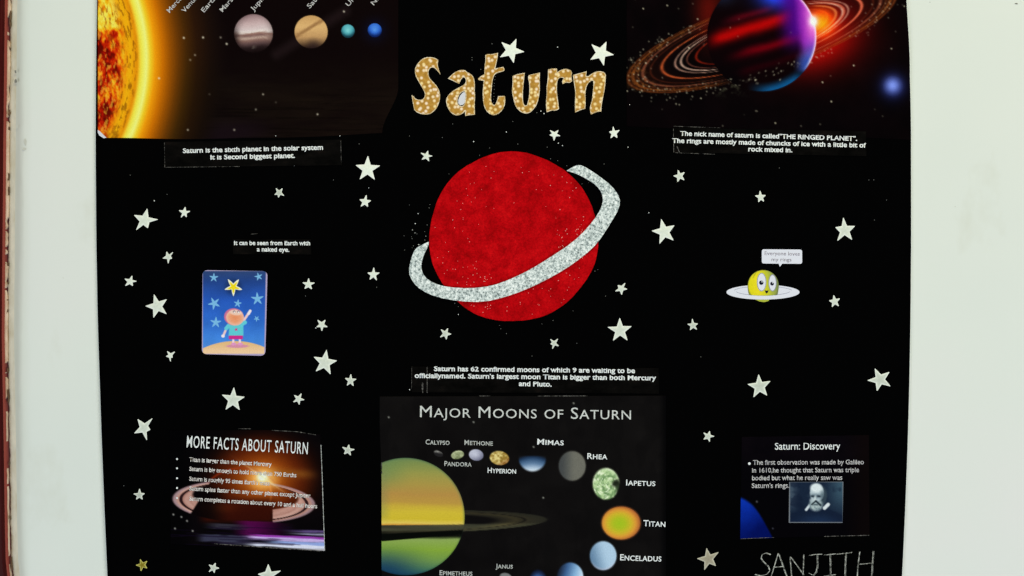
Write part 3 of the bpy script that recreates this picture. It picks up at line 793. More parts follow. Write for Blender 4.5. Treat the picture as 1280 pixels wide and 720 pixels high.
# ------------------------------------------------------------------ print 4: more facts
def art_facts(X, Y):
    c = mx((3, 2, 3), (9, 5, 8), fbm(X / 30, Y / 20, 3)) * np.ones(X.shape + (3,))
    r = np.hypot((X - 329) * .82, (Y - 598))
    c = mx(c, curve(r, [0, 8, 20, 38, 58, 80], [(250, 190, 110), (224, 124, 36), (150, 66, 12), (88, 30, 7), (34, 9, 4), (5, 2, 3)]), ss(78, 40, r) * ss(648, 634, Y))
    c = mx(c, (150, 92, 30), np.exp(-((Y - 590 - (X - 329) * .05) / 6) ** 2) * ss(329, 350, X) * ss(404, 375, X) * .55)
    c = mx(c, (52, 12, 5), ss(244, 262, X) * ss(350, 335, X) * ss(618, 632, Y) * ss(657, 648, Y) * .95)
    c = mx(c, (92, 34, 10), np.exp(-((X - 272) / 22) ** 2 - ((Y - 634) / 7) ** 2) * .7)
    # ring
    q, u, v_, d = inell(X, Y, 305, 627, 89, 26.5, .045, .02)
    hole = inell(X, Y, 307, 620.5, 66, 17.5, .045, .04)[0]
    band = q * (1 - hole) * ss(597, 601, Y)
    k = np.clip(ss(1.2, -1.2, (X - 262) + (Y - 604) * .62) + ss(330, 333, X) * ss(625, 622, Y) + ss(340, 342, X), 0, 1)
    c = mx(c, (6, 2, 3), q * ss(22, -10, (X - 268)) * ss(606, 618, Y) * .85)
    col = mx((226, 178, 166), (170, 116, 104), fbm(d * 16, X / 40, 2))
    col = mx(col, (30, 12, 16), ss(.855, .87, d) * ss(.915, .90, d) * .9)
    col = mx(col, (150, 128, 150), ss(.93, .97, d) * .55)
    col = mx(col, (120, 76, 72), ss(255, 225, X) * ss(612, 600, Y) * .5)
    c = mx(c, col, band * k * .92)
    c = mx(c, (1, 1, 2), ss(1.0, 1.05, d) * ss(250, 225, X) * .8)
    # thin red limb and its top arc
    c = mx(c, (226, 130, 60), np.exp(-((np.hypot(X - 305, (Y - 618) * 1.05) - 34) / 1.3) ** 2) * ss(320, 332, X) * ss(634, 610, Y) * .7)
    c = mx(c, (150, 44, 14), np.exp(-((np.hypot((X - 302) * .8, (Y - 624)) - 39) / 1.2) ** 2) * ss(606, 596, Y) * .7)
    # bright sun
    c = mx(c, (255, 214, 130), np.exp(-(r / 13) ** 2) * .8)
    c = mx(c, (255, 252, 236), np.clip(1.5 * np.exp(-((X - 328) / 5.5) ** 2 - ((Y - 596) / 5) ** 2), 0, 1))
    c = mx(c, (255, 226, 170), np.exp(-np.abs((X - 328) * .7 - (Y - 596)) / 1.6) * np.exp(-(r / 22) ** 2) * .8)
    # streaks below
    s1 = Y - (X - 300) * .045
    w1 = (fbm(X / 34, s1 / 3.0 + 7, 3) - .5) * 3.0
    t1 = s1 + w1
    def streak(y0, wd, x0, x1, f0, f1, col, am):
        return col, ss(wd + .8, wd - .8, np.abs(t1 - y0)) * ss(x0, x0 + f0, X) * ss(x1, x1 - f1, X) * am
    for a_ in [(662, 11, 286, 372, 26, 60, (96, 8, 84), .75), (659, 3.6, 250, 322, 26, 40, (56, 52, 66), .85), (674, 4.2, 242, 330, 16, 30, (58, 58, 82), .9), (679, 1.6, 262, 330, 20, 30, (70, 70, 92), .7),
               (660.5, 1.4, 345, 410, 40, 1, (112, 88, 150), .8), (664, 1.3, 350, 410, 40, 1, (190, 186, 226), .8), (668.5, 1.8, 306, 410, 24, 1, (170, 70, 196), .85), (671.5, 2.2, 300, 410, 22, 1, (206, 180, 238), .95),
               (676, 2.4, 318, 410, 40, 1, (150, 170, 232), .95), (679.5, 2.0, 300, 410, 24, 1, (224, 226, 250), .95), (682.6, 1.0, 330, 410, 60, 1, (240, 236, 246), .8)]:
        col, am = streak(*a_); c = mx(c, col, am)
    c = mx(c, (16, 6, 30), ss(.62, .70, fbm(X / 40 + 8, s1 / 1.6, 2)) * ss(655, 658, Y) * .5)
    c = mx(c, (2, 1, 3), ss(683.5, 685.5, s1))
    for x, y in [(219, 660.5), (241, 663.5), (234, 651), (227, 646), (217, 643)]: c = dot(X, Y, c, x, y, 1.1, (210, 205, 200), .8)
    return c
p4 = empty('facts_print', 310, 615, LAY['print'], 'dark slide print headed more facts, with glowing ring and purple streaks, lower left', 'picture')
sheet('picture_sheet', lambda t: 212 + 1.5 * t, lambda t: 400.5 + 5.2 * t, lambda x: 537.5 + 5 * ss(330, 400, x), lambda x: 680 + (x - 212) * .045, art_facts, 'print', p4, .9)
text('picture_title', 'MORE FACTS ABOUT SATURN', 233.5, 384.5, 559, 567.6, 14.6, p4, M['white_ink'], LAY['ink'], bold=.004, spacing=1.12)
for k, (s_, x1, y0) in enumerate([('Titan is larger than the planet Mercury', 339.5, 576.6), ('Saturn is big enough to hold more than 750 Earths', 370.5, 588.2), ("Saturn is roughly 95 times Earth's mass", 337, 600.6),
                              ('Saturn spins faster than any other planet except Jupiter', 388, 612.8), ('Saturn completes a rotation about every 10 and a half hours', 396.5, 625.4)]):
    text('text_line', s_, 236.8, x1, y0, y0 + (x1 - 236.8) * .062, 5.0, p4, M['fact_ink'], LAY['ink'], bold=.02, xh=.76)
    c_ = [(221.6 + 1.25 * math.cos(a), y0 - 3 + 1.25 * math.sin(a)) for a in np.linspace(0, 2 * math.pi, 9)[:-1]]
    fill('bullet_dot', [c_], LAY['ink'], 0.00001, p4, M['white_ink'])
ribbon('margin_and_glint', [(401.3, 556), (403, 600), (404.6, 650), (406, 688)], .7, LAY['print'] + .0001, .00003, p4, M['grey_ink'], wob=.5, seed=8)
ribbon('margin_and_glint', [(298, 535.8), (314, 535.9)], .6, LAY['print'] + .0001, .00003, p4, M['edge_glint'], wob=.5, seed=9)  # light on the slide's top and bottom edges, painted pale
ribbon('margin_and_glint', [(340, 537.8), (372, 539.6), (395, 543.5)], .6, LAY['print'] + .0001, .00003, p4, M['edge_glint'], wob=.6, seed=10)
ribbon('margin_and_glint', [(268, 679.5), (300, 681.8), (345, 685), (405, 688.8)], .8, LAY['print'] + .0001, .00003, p4, M['edge_glint'], wob=.6, seed=11)

# ------------------------------------------------------------------ card: child under stars
def art_card(X, Y):
    c = curve(Y, [338, 352, 375, 400, 425, 440], [(52, 74, 124), (38, 72, 148), (42, 92, 196), (50, 110, 214), (70, 138, 232), (92, 150, 236)])
    c = mx(c, c * .88, fbm(X / 14, Y / 14, 2))
    for x, y, R, rot in [(267.5, 347, 6, -.9), (323.5, 345.8, 5.4, -1.2), (268, 379.3, 8.2, -1.4), (322, 373.5, 8.4, -1.0), (297.4, 379.4, 5.4, -.8), (270, 403, 7.4, -.9), (321, 398.3, 4, -1.5)]:
        c = mx(c, (128, 190, 232), star_mask(X, Y, x, y, R, rot + math.pi / 5) * .92)
    c = mx(c, (20, 34, 60), np.exp(-(np.hypot(X - 292, Y - 358.5) / 10.5) ** 4) * .55)
    c = mx(c, (250, 248, 220), star_mask(X, Y, 292, 358.5, 11.8, -math.pi / 2 + math.pi / 5))
    c = mx(c, (244, 214, 30), star_mask(X, Y, 292, 358.8, 8.4, -math.pi / 2 + math.pi / 5))
    # ground
    hy = 426.2 + ((X - 294) / 41) ** 2 * 9.5
    c = mx(c, mx((226, 182, 128), (240, 200, 160), ss(426, 442, Y)), ss(hy - .6, hy + .6, Y))
    c = mx(c, (210, 130, 176), inell(X, Y, 297, 432.6, 14, 2.2, 0, .2)[0] * .8)
    # arms and legs
    skin = (240, 200, 206)
    c = mx(c, skin, seg(X, Y, 305, 400.5, 311, 391.5, 1.5)); c = mx(c, (246, 226, 236), seg(X, Y, 311, 392, 313, 388.6, 1.7))
    c = mx(c, skin, seg(X, Y, 284, 409, 280, 418, 1.4)); c = mx(c, (246, 226, 236), inell(X, Y, 279, 420, 2.2, 2, 0, .2)[0])
    for x in (291.8, 300): c = mx(c, (244, 214, 226), seg(X, Y, x, 423, x, 428, 1.3)); c = mx(c, (226, 150, 200), inell(X, Y, x + .5, 430, 3.4, 1.8, 0, .3)[0])
    # shirt with sleeves, skirt
    k = ss(286, 288, X + (Y - 404) * .06) * ss(305.5, 303.5, X) * ss(402.5, 404, Y) * ss(420.5, 419.5, Y)
    c = mx(c, (96, 200, 214), k)
    c = mx(c, (100, 200, 218), seg(X, Y, 287, 406, 283, 410.5, 2.4)); c = mx(c, (100, 200, 218), seg(X, Y, 302, 405.5, 306.5, 403, 2.5))
    c = mx(c, (206, 34, 120), star_mask(X, Y, 295.4, 411.8, 2.6, -.5, .4))
    c = mx(c, (206, 44, 140), ss(285.5, 287, X) * ss(304.5, 303, X) * ss(418.8, 420, Y) * ss(424.6, 423.4, Y))
    # head with pink hood
    c = mx(c, (206, 112, 150), inell(X, Y, 292.6, 396, 12.2, 10.6, .1, .06)[0])
    hd, u, v_, d = inell(X, Y, 294, 397, 11.2, 9.8, .1, .06)
    c = mx(c, curve(d + v_ * -.0, [0, .6, 1], [(232, 142, 100), (236, 158, 120), (238, 184, 168)]), hd)
    c = mx(c, (244, 214, 206), inell(X, Y, 295, 390.6, 7.6, 3.4, .1, .3)[0] * .75)
    for x in (293, 298.2): c = mx(c, (96, 70, 90), inell(X, Y, x, 389.6, 1.7, 1.5, 0, .3)[0] * .7); c = mx(c, (250, 240, 240), inell(X, Y, x + .2, 390.2, 1.0, .9, 0, .3)[0])
    # pale edge of the card
    e = np.minimum.reduce([X - 252.8, 333.6 - X + (Y - 339) * -.02, Y - 337.8, 443.2 - Y])
    c = mx((176, 160, 196), c, ss(.5, 1.6, e))
    return c
p5 = empty('child_card', 293, 391, LAY['print'], 'small blue rounded card with a child pointing up at stars, left side', 'card')
def rc(y0, y1, r):   # corner inset along t
    def f(t):
        y = t * (y1 - y0)
        a = np.minimum(y, (y1 - y0) - y)
        return np.where(a < r, r - np.sqrt(np.maximum(0, r * r - (r - a) ** 2)), 0)
    return f
ci = rc(338, 444, 6.0)
nrow, ncol = 200, 150
tt = np.concatenate([np.linspace(0, .06, 16)[:-1], np.linspace(.06, .94, 170), np.linspace(.94, 1, 16)[1:]])
T_, S_ = np.meshgrid(tt, np.linspace(0, 1, ncol), indexing='ij')
lx = 253.4 - .9 * T_ + ci(T_); rx_ = 334.6 - 2.8 * T_ - ci(T_)
PX = lx + (rx_ - lx) * S_; PY = 337.6 + T_ * 105.0 + (PX - 253) * (.016 + .012 * T_)
o = grid_mesh('card_sheet', PX, PY, LAY['print'], ink(art_card(PX, PY)), p5, .0003, M['print'])

# ------------------------------------------------------------------ print 5: discovery slide
def art_disc(X, Y):
    c = mx((3, 2, 5), (12, 7, 12), fbm(X / 30, Y / 24, 3) * ss(600, 560, Y)) * np.ones(X.shape + (3,))
    c = mx(c, (12, 5, 4), ss(1050, 1084, X) * .6)
    edge = 622 + np.maximum(X - 925, 0) ** 1.45 * .17 + ss(938, 980, X) * 18
    k = ss(edge - 2.5, edge + 3, Y)
    c = mx(c, mx((10, 50, 172), (2, 14, 86), np.clip((Y - 622) / 52 + (X - 925) / 80 - .2 * fbm(X / 12, Y / 12, 2), 0, 1)), k)
    c = dot(X, Y, c, 946, 627, 1.2, (110, 110, 120), .8)
    c = dot(X, Y, c, 966, 660.5, 1.0, (90, 90, 110), .7)
    return c
def art_port(X, Y):
    """an elderly bearded man in dark clothes, blue toned"""
    c = mx((18, 36, 66), (50, 86, 112), ss(1026, 1054, X) * ss(650, 612, Y)); c = mx(c, (70, 92, 116), ss(1001, 988, X) * ss(646, 620, Y) * .8)
    c = mx(c, (12, 26, 56), ss(.45, .7, fbm(X / 12, Y / 12, 3)) * .6)
    by = 634 + ((X - 1019) / 24) ** 2 * 5
    c = mx(c, (14, 30, 62), ss(by - 2, by + 2, Y)); c = mx(c, (24, 54, 104), ss(by + 4, 652, Y) * .6 * np.exp(-((X - 1022) / 22) ** 2))
    c = mx(c, (214, 226, 236), seg(X, Y, 1007.6, 637, 1011.5, 632, 1.6, 1.0)); c = mx(c, (224, 232, 240), seg(X, Y, 1030.5, 635, 1035, 630.5, 2.2, 1.0))
    nz = fbm(X / 1.9, Y / 1.6, 3) - .5
    c = mx(c, (54, 76, 92), inell(X, Y, 1026, 620, 7.5, 12.5, .05, .22)[0] * .8)                    # hair at the far side
    c = mx(c, mx((120, 146, 158), (186, 204, 208), np.clip(.5 + 1.6 * nz, 0, 1)), inell(X, Y, 1019.6, 631, 8.4, 7.6, .1, .30)[0])   # beard
    h = inell(X, Y, 1020.8, 615.8, 8.6, 11.4, .06, .14)[0]
    c = mx(c, (178, 198, 212), h)
    c = mx(c, (226, 238, 246), inell(X, Y, 1020, 609.8, 7.2, 5.6, .1, .35)[0])
    c = mx(c, (70, 98, 114), h * ss(1022.5, 1029.5, X) * ss(611, 618, Y) * .85)
    c = mx(c, (60, 86, 108), inell(X, Y, 1019.5, 620.0, 7.5, 2.4, .04, .9)[0] * .65)                 # brow shade
    for x in (1015.6, 1023.4): c = mx(c, (22, 38, 56), inell(X, Y, x, 620.2, 2.2, 1.2, .1, .7)[0] * .8)
    c = mx(c, (214, 228, 234), inell(X, Y, 1018.6, 623, 1.4, 3.8, .15, .7)[0] * .8)
    c = mx(c, (206, 222, 230), inell(X, Y, 1014.4, 625, 2.4, 2.4, 0, .8)[0] * .7)
    c = mx(c, (20, 36, 50), seg(X, Y, 1019.4, 626.2, 1014.8, 630.4, 1.0, .9) * .85); c = mx(c, (20, 36, 50), seg(X, Y, 1020, 626.4, 1025.4, 631.4, 1.2, .9) * .85)
    c = mx(c, (30, 50, 64), seg(X, Y, 1017.4, 630.8, 1021.8, 631, .6, .7) * .7)
    c = mx(c, np.repeat(c.mean(-1, keepdims=True), 3, -1), np.full(X.shape, .28)) * .95
    e = np.minimum.reduce([X - 986.6, 1053.8 - X, Y - 601.8, 653.2 - Y])
    return mx((112, 116, 124), c, ss(.2, 1.5, e))
p6 = empty('discovery_print', 1006, 608, LAY['print'], 'black slide print about discovery with a bearded man portrait and blue corner, lower right', 'picture')
sheet('picture_sheet', lambda t: 927 - 1.8 * t, lambda t: 1086 + .8 * t, lambda x: 546 - (x - 926) * .015, lambda x: 673.6 - (x - 925) * .028, art_disc, 'print', p6, 1.0)
sheet('printed_portrait', lambda t: 986.4 - .6 * t, lambda t: 1054 - 1.0 * t, lambda x: 602.4 + (x - 987) * -.006, lambda x: 653.4 + 0 * x, art_port, 'patch', p6, .5, skirt=0)
text('picture_title', 'Saturn: Discovery', 968.5, 1050, 562, 561.6, 8.2, p6, M['white_ink'], LAY['ink'], bold=.004, xh=.74)
for s_, x0, x1, y0, y1 in [('The first observation was made by Galileo', 941, 1079.5, 580.8, 580.2), ('in 1610,he thought that Saturn was triple', 940, 1073.5, 590.6, 590), ('bodied but what he really saw was', 940, 1052.5, 600.2, 599.6), ("Saturn's rings.", 939.6, 986.5, 609.8, 609.6)]:
    text('text_line', s_, x0, x1, y0, y1, 5.6, p6, M['dim_ink'], LAY['ink'], bold=.010, xh=.74)
fill('bullet_dot', [[(936.6 + 1.7 * math.cos(a), 579.4 + 1.7 * math.sin(a)) for a in np.linspace(0, 2 * math.pi, 13)[:-1]]], LAY['ink'], .00001, p6, M['white_ink'])
ribbon('margin_and_glint', [(1030, 670.4), (1086.5, 668.9)], .7, LAY['print'] + .0001, .00003, p6, M['edge_glint'], wob=.6, seed=14)
ribbon('margin_and_glint', [(926, 673.4), (968, 671.6)], .5, LAY['print'] + .0001, .00003, p6, M['edge_glint'], wob=.6, seed=15)

# ------------------------------------------------------------------ cartoon planet and its bubble
def ell(cx, cy, rx, ry, n=40, a0=0, a1=2 * math.pi):
    return [(cx + rx * math.cos(a), cy + ry * math.sin(a)) for a in np.linspace(a0, a1, n, endpoint=abs(a1 - a0) < 6.2)]
b0 = LAY['board']
toon = empty('cartoon_planet', 953.5, 360, b0, 'small yellow cartoon planet with big eyes and a white ring, right side', 'cutout')
fill('ring', [ell(953.5, 365.2, 45.6, 9.2, 64)], b0, .0004, toon, M['toon_white'])
ribbon('ring_line', ell(953.5, 363.6, 34, 5.6, 30, math.pi * .05, math.pi * .95), .6, b0 + .0004, .00003, toon, M['toon_line'])
for a0, a1 in ((1.08, 1.38), (1.62, 1.92)):
    ribbon('ring_line', ell(953.5, 364.4, 37, 6.6, 14, math.pi * a0, math.pi * a1), .6, b0 + .0004, .00003, toon, M['toon_line'])
def art_toon(X, Y):
    c = curve(X - (Y - 355) * .15, [933, 946, 956, 963, 974], [(214, 204, 24), (232, 214, 40), (206, 200, 40), (168, 176, 66), (110, 124, 86)])
    c = mx(c, (130, 140, 30), seg(X, Y, 946, 338, 941, 347, .5) * .6)
    c = mx(c, (110, 116, 70), ss(.93, 1.0, np.hypot((X - 953.7) / 19.3, (Y - 357) / 19.6)) * .7)
    return c
nr = 30
T_, S_ = np.meshgrid(np.linspace(0, 1, nr), np.linspace(-1, 1, 60), indexing='ij')
yy = 337.6 + T_ * 31
hw = np.where(yy < 357, 19.3 * np.sqrt(np.clip(1 - ((357 - yy) / 19.5) ** 2, .0006, 1)), 19.3 * np.sqrt(np.clip(1 - ((yy - 357) / 28) ** 2, 0, 1)))
PX = 953.7 + S_ * hw; PY = yy + (1 - S_ ** 2) * 1.0 * T_
grid_mesh('body', PX, PY, b0 + .0007, ink(art_toon(PX, PY)), toon, .0004, M['print'])
mat('toon_green', base=(.42, .46, .05), rough=.6, spec=.05)
fill('body_underside', [[(944, 374.4), (962, 374.2), (960, 376.4), (955, 377.6), (949, 376.8)]], b0, .0002, toon, M['toon_green'])
for (ex, ey, ea, eb, pxx, pyy, pr_) in ((951.6, 352.6, 5.0, 10.6, 951.2, 353.4, 2.7), (965.2, 353.6, 4.1, 9.6, 964.7, 354.6, 2.3)):
    fill('eye_rim', [ell(ex, ey, ea + .9, eb + .9)], b0 + .0008, .00003, toon, M['toon_line'])
    e = fill('eye', [ell(ex, ey, ea, eb)], b0 + .00086, .00004, toon, M['toon_white'])
    fill('pupil', [ell(pxx, pyy, pr_, pr_, 20)], b0 + .00095, .00004, toon, M['toon_black'])
    fill('glint', [ell(pxx + .9, pyy - 1.1, .8, .8, 10)], b0 + .00102, .00003, toon, M['toon_white'])
fill('mouth', [[(955.6, 362.6), (958, 363.6), (960.4, 362.8), (959, 366), (957.4, 366.8), (956.4, 365)]], b0 + .0009, .00003, toon, M['toon_black'])
bub = empty('speech_bubble', 977, 322, b0, 'small white paper speech bubble above the yellow cartoon planet', 'speech bubble')
def rrect(x0, y0, x1, y1, r, tail=None):
    p = []
    for cx, cy, a in ((x1 - r, y0 + r, -90), (x1 - r, y1 - r, 0)):
        p += [(cx + r * math.cos(math.radians(a + k * 15)), cy + r * math.sin(math.radians(a + k * 15))) for k in range(7)]
    if tail: p += tail
    for cx, cy, a in ((x0 + r, y1 - r, 90), (x0 + r, y0 + r, 180)):
        p += [(cx + r * math.cos(math.radians(a + k * 15)), cy + r * math.sin(math.radians(a + k * 15))) for k in range(7)]
    return p
fill('bubble_paper', [[(x, y + (x - 952) * .008) for x, y in rrect(952, 311.6, 1002.4, 329.4, 2.6, [(977.5, 329.4), (974.6, 333.4), (973, 329.4)])]], b0, .0003, bub, M['toon_white'])
text('text_line', 'Everyone loves', 955.5, 999.3, 318.8, 319.6, 4.6, bub, M['dark_ink'], b0 + .0004)
text('text_line', 'my rings', 964, 989, 326.4, 326.8, 4.4, bub, M['dark_ink'], b0 + .0004)

# ------------------------------------------------------------------ red planet cut-out with its glitter ring
plan = empty('planet_cutout', 641.5, 296.5, b0, 'big red felt planet with a silver glitter ring in the middle of the poster', 'cutout')
rs = random.Random(4)
dp = []
for i in range(120):
    a = 2 * math.pi * i / 120
    R = 106.0 + .8 * math.sin(3 * a + 1) + .6 * math.sin(7 * a) + rs.uniform(-.25, .25)
    y = 296.3 + R * math.sin(a)
    dp.append((641.6 + R * .996 * math.cos(a), min(y, 402.6)))
fill('felt_disc', [dp], b0, .0010, plan, M['red_felt'])
def rp(p): return [(490 + x / 2.88, 170 + y / 2.88) for x, y in p]
ring = rp([(133, 381), (110, 391), (84, 406), (70, 440), (60, 490), (75, 525), (105, 555), (160, 580), (240, 595), (330, 598), (400, 582), (470, 558), (540, 526), (620, 482), (690, 432), (740, 386), (788, 312), (818, 260),
     (820, 222), (790, 180), (745, 145), (700, 115), (674, 104), (650, 112), (628, 126), (660, 135), (700, 155), (735, 178), (755, 205), (760, 240), (740, 284), (700, 335), (650, 383), (580, 430), (500, 480), (430, 514), (360, 540),
     (280, 549), (200, 544), (150, 530), (115, 505), (104, 470), (114, 430), (132, 395)])
fill('glitter_ring', [smooth_poly(ring, 1)], b0 + .0010, .0019, plan, M['silver_glitter'])

# ------------------------------------------------------------------ title letters
def tl(p, ox): return [(ox + x / 8, 60 + y / 8) for x, y in p]
S1 = [(395, 248), (376, 226), (350, 197), (315, 190), (290, 208), (278, 245), (288, 300), (330, 345), (372, 392), (397, 450), (396, 520), (372, 590), (332, 636), (290, 662), (220, 662), (150, 630), (138, 580), (122, 480), (136, 488), (150, 512), (200, 527), (236, 516), (256, 480), (250, 440), (220, 385), (184, 325), (160, 280), (152, 215), (175, 165), (215, 120), (260, 98), (310, 97), (350, 105), (379, 125), (372, 170), (384, 215)]
A1 = [(487, 305), (545, 250), (600, 225), (650, 225), (665, 245), (700, 260), (735, 295), (746, 360), (742, 420), (748, 480), (742, 570), (745, 664), (700, 668), (657, 676), (652, 625), (625, 655), (570, 675), (520, 655), (480, 600), (463, 530), (475, 490), (520, 440), (580, 405), (640, 375), (664, 345), (660, 305), (640, 287), (612, 305), (590, 354), (540, 330)]
A1h = [(648, 428), (610, 440), (582, 480), (566, 545), (590, 584), (630, 588), (652, 560), (664, 470)]
T1 = [(858, 75), (882, 66), (912, 70), (975, 55), (972, 100), (960, 155), (947, 212), (1030, 195), (1043, 214), (1035, 231), (970, 245), (938, 270), (920, 330), (912, 420), (905, 500), (912, 550), (940, 580), (965, 558), (985, 487), (1045, 485), (1050, 525), (1040, 590), (1000, 645), (945, 672), (900, 660), (860, 620), (838, 560), (830, 450), (838, 370), (842, 325), (790, 320), (784, 310), (820, 280), (848, 268), (850, 180), (860, 120)]
U1 = [(90, 285), (130, 268), (203, 255), (198, 300), (190, 380), (183, 470), (188, 550), (205, 582), (232, 578), (248, 520), (258, 450), (258, 360), (243, 300), (252, 275), (300, 265), (355, 253), (352, 330), (355, 440), (330, 560), (275, 635), (225, 656), (170, 640), (120, 590), (95, 500), (83, 430), (90, 360)]
R1 = [(445, 220), (490, 210), (525, 212), (530, 252), (560, 228), (610, 213), (650, 220), (676, 240), (668, 290), (677, 330), (655, 347), (620, 340), (590, 357), (583, 332), (604, 304), (575, 290), (545, 300), (528, 335), (523, 400), (528, 480), (540, 560), (546, 608), (518, 624), (480, 620), (430, 638), (422, 560), (432, 450), (428, 400), (440, 330)]
N1 = [(693, 275), (740, 262), (821, 240), (816, 282), (840, 292), (880, 260), (930, 238), (980, 240), (1013, 258), (1012, 310), (1005, 400), (985, 500), (970, 580), (968, 632), (930, 635), (872, 660), (865, 640), (862, 590), (885, 520), (890, 450), (900, 370), (895, 325), (862, 325), (822, 375), (808, 450), (812, 530), (808, 605), (770, 615), (715, 640), (712, 560), (718, 450), (705, 360)]
for ch, polys, ox in (('capital S with a hooked top', [S1], 500), ('letter a with pale paper showing in its loop', [A1, A1h], 500), ('tall letter t with its short cross bar', [T1], 500),
                      ('letter u shaped like a rounded cup', [U1], 630), ('letter r with a drooping blob arm', [R1], 630), ('letter n, last of the title', [N1], 630)):
    P_ = [smooth_poly(tl(p, ox), 1) for p in polys]
    cx, cy = P_[0].mean(0)
    e = empty('title_letter', cx, cy, b0, 'gold glitter ' + ch, 'letter', 'gold glitter letters of the title')
    fill('cut_edge', P_, b0, .0006, e, M['cream_edge'], offset=.55)
    fill('glitter_face', [smooth_poly(tl(p, ox), 1) for p in polys], b0 + .0006, .0002, e, M['gold_glitter'], offset=-.55)
    if len(polys) > 1:
        fill('paper_backing', [tl([(655, 440), (628, 446), (600, 478), (583, 520), (583, 555), (602, 574), (632, 568), (655, 540)], 500)], b0, .0002, e, M['back_paper'])
ribbonP = tl([(958, 240), (948, 300), (940, 370), (936, 440), (934, 500), (936, 552)], 500)

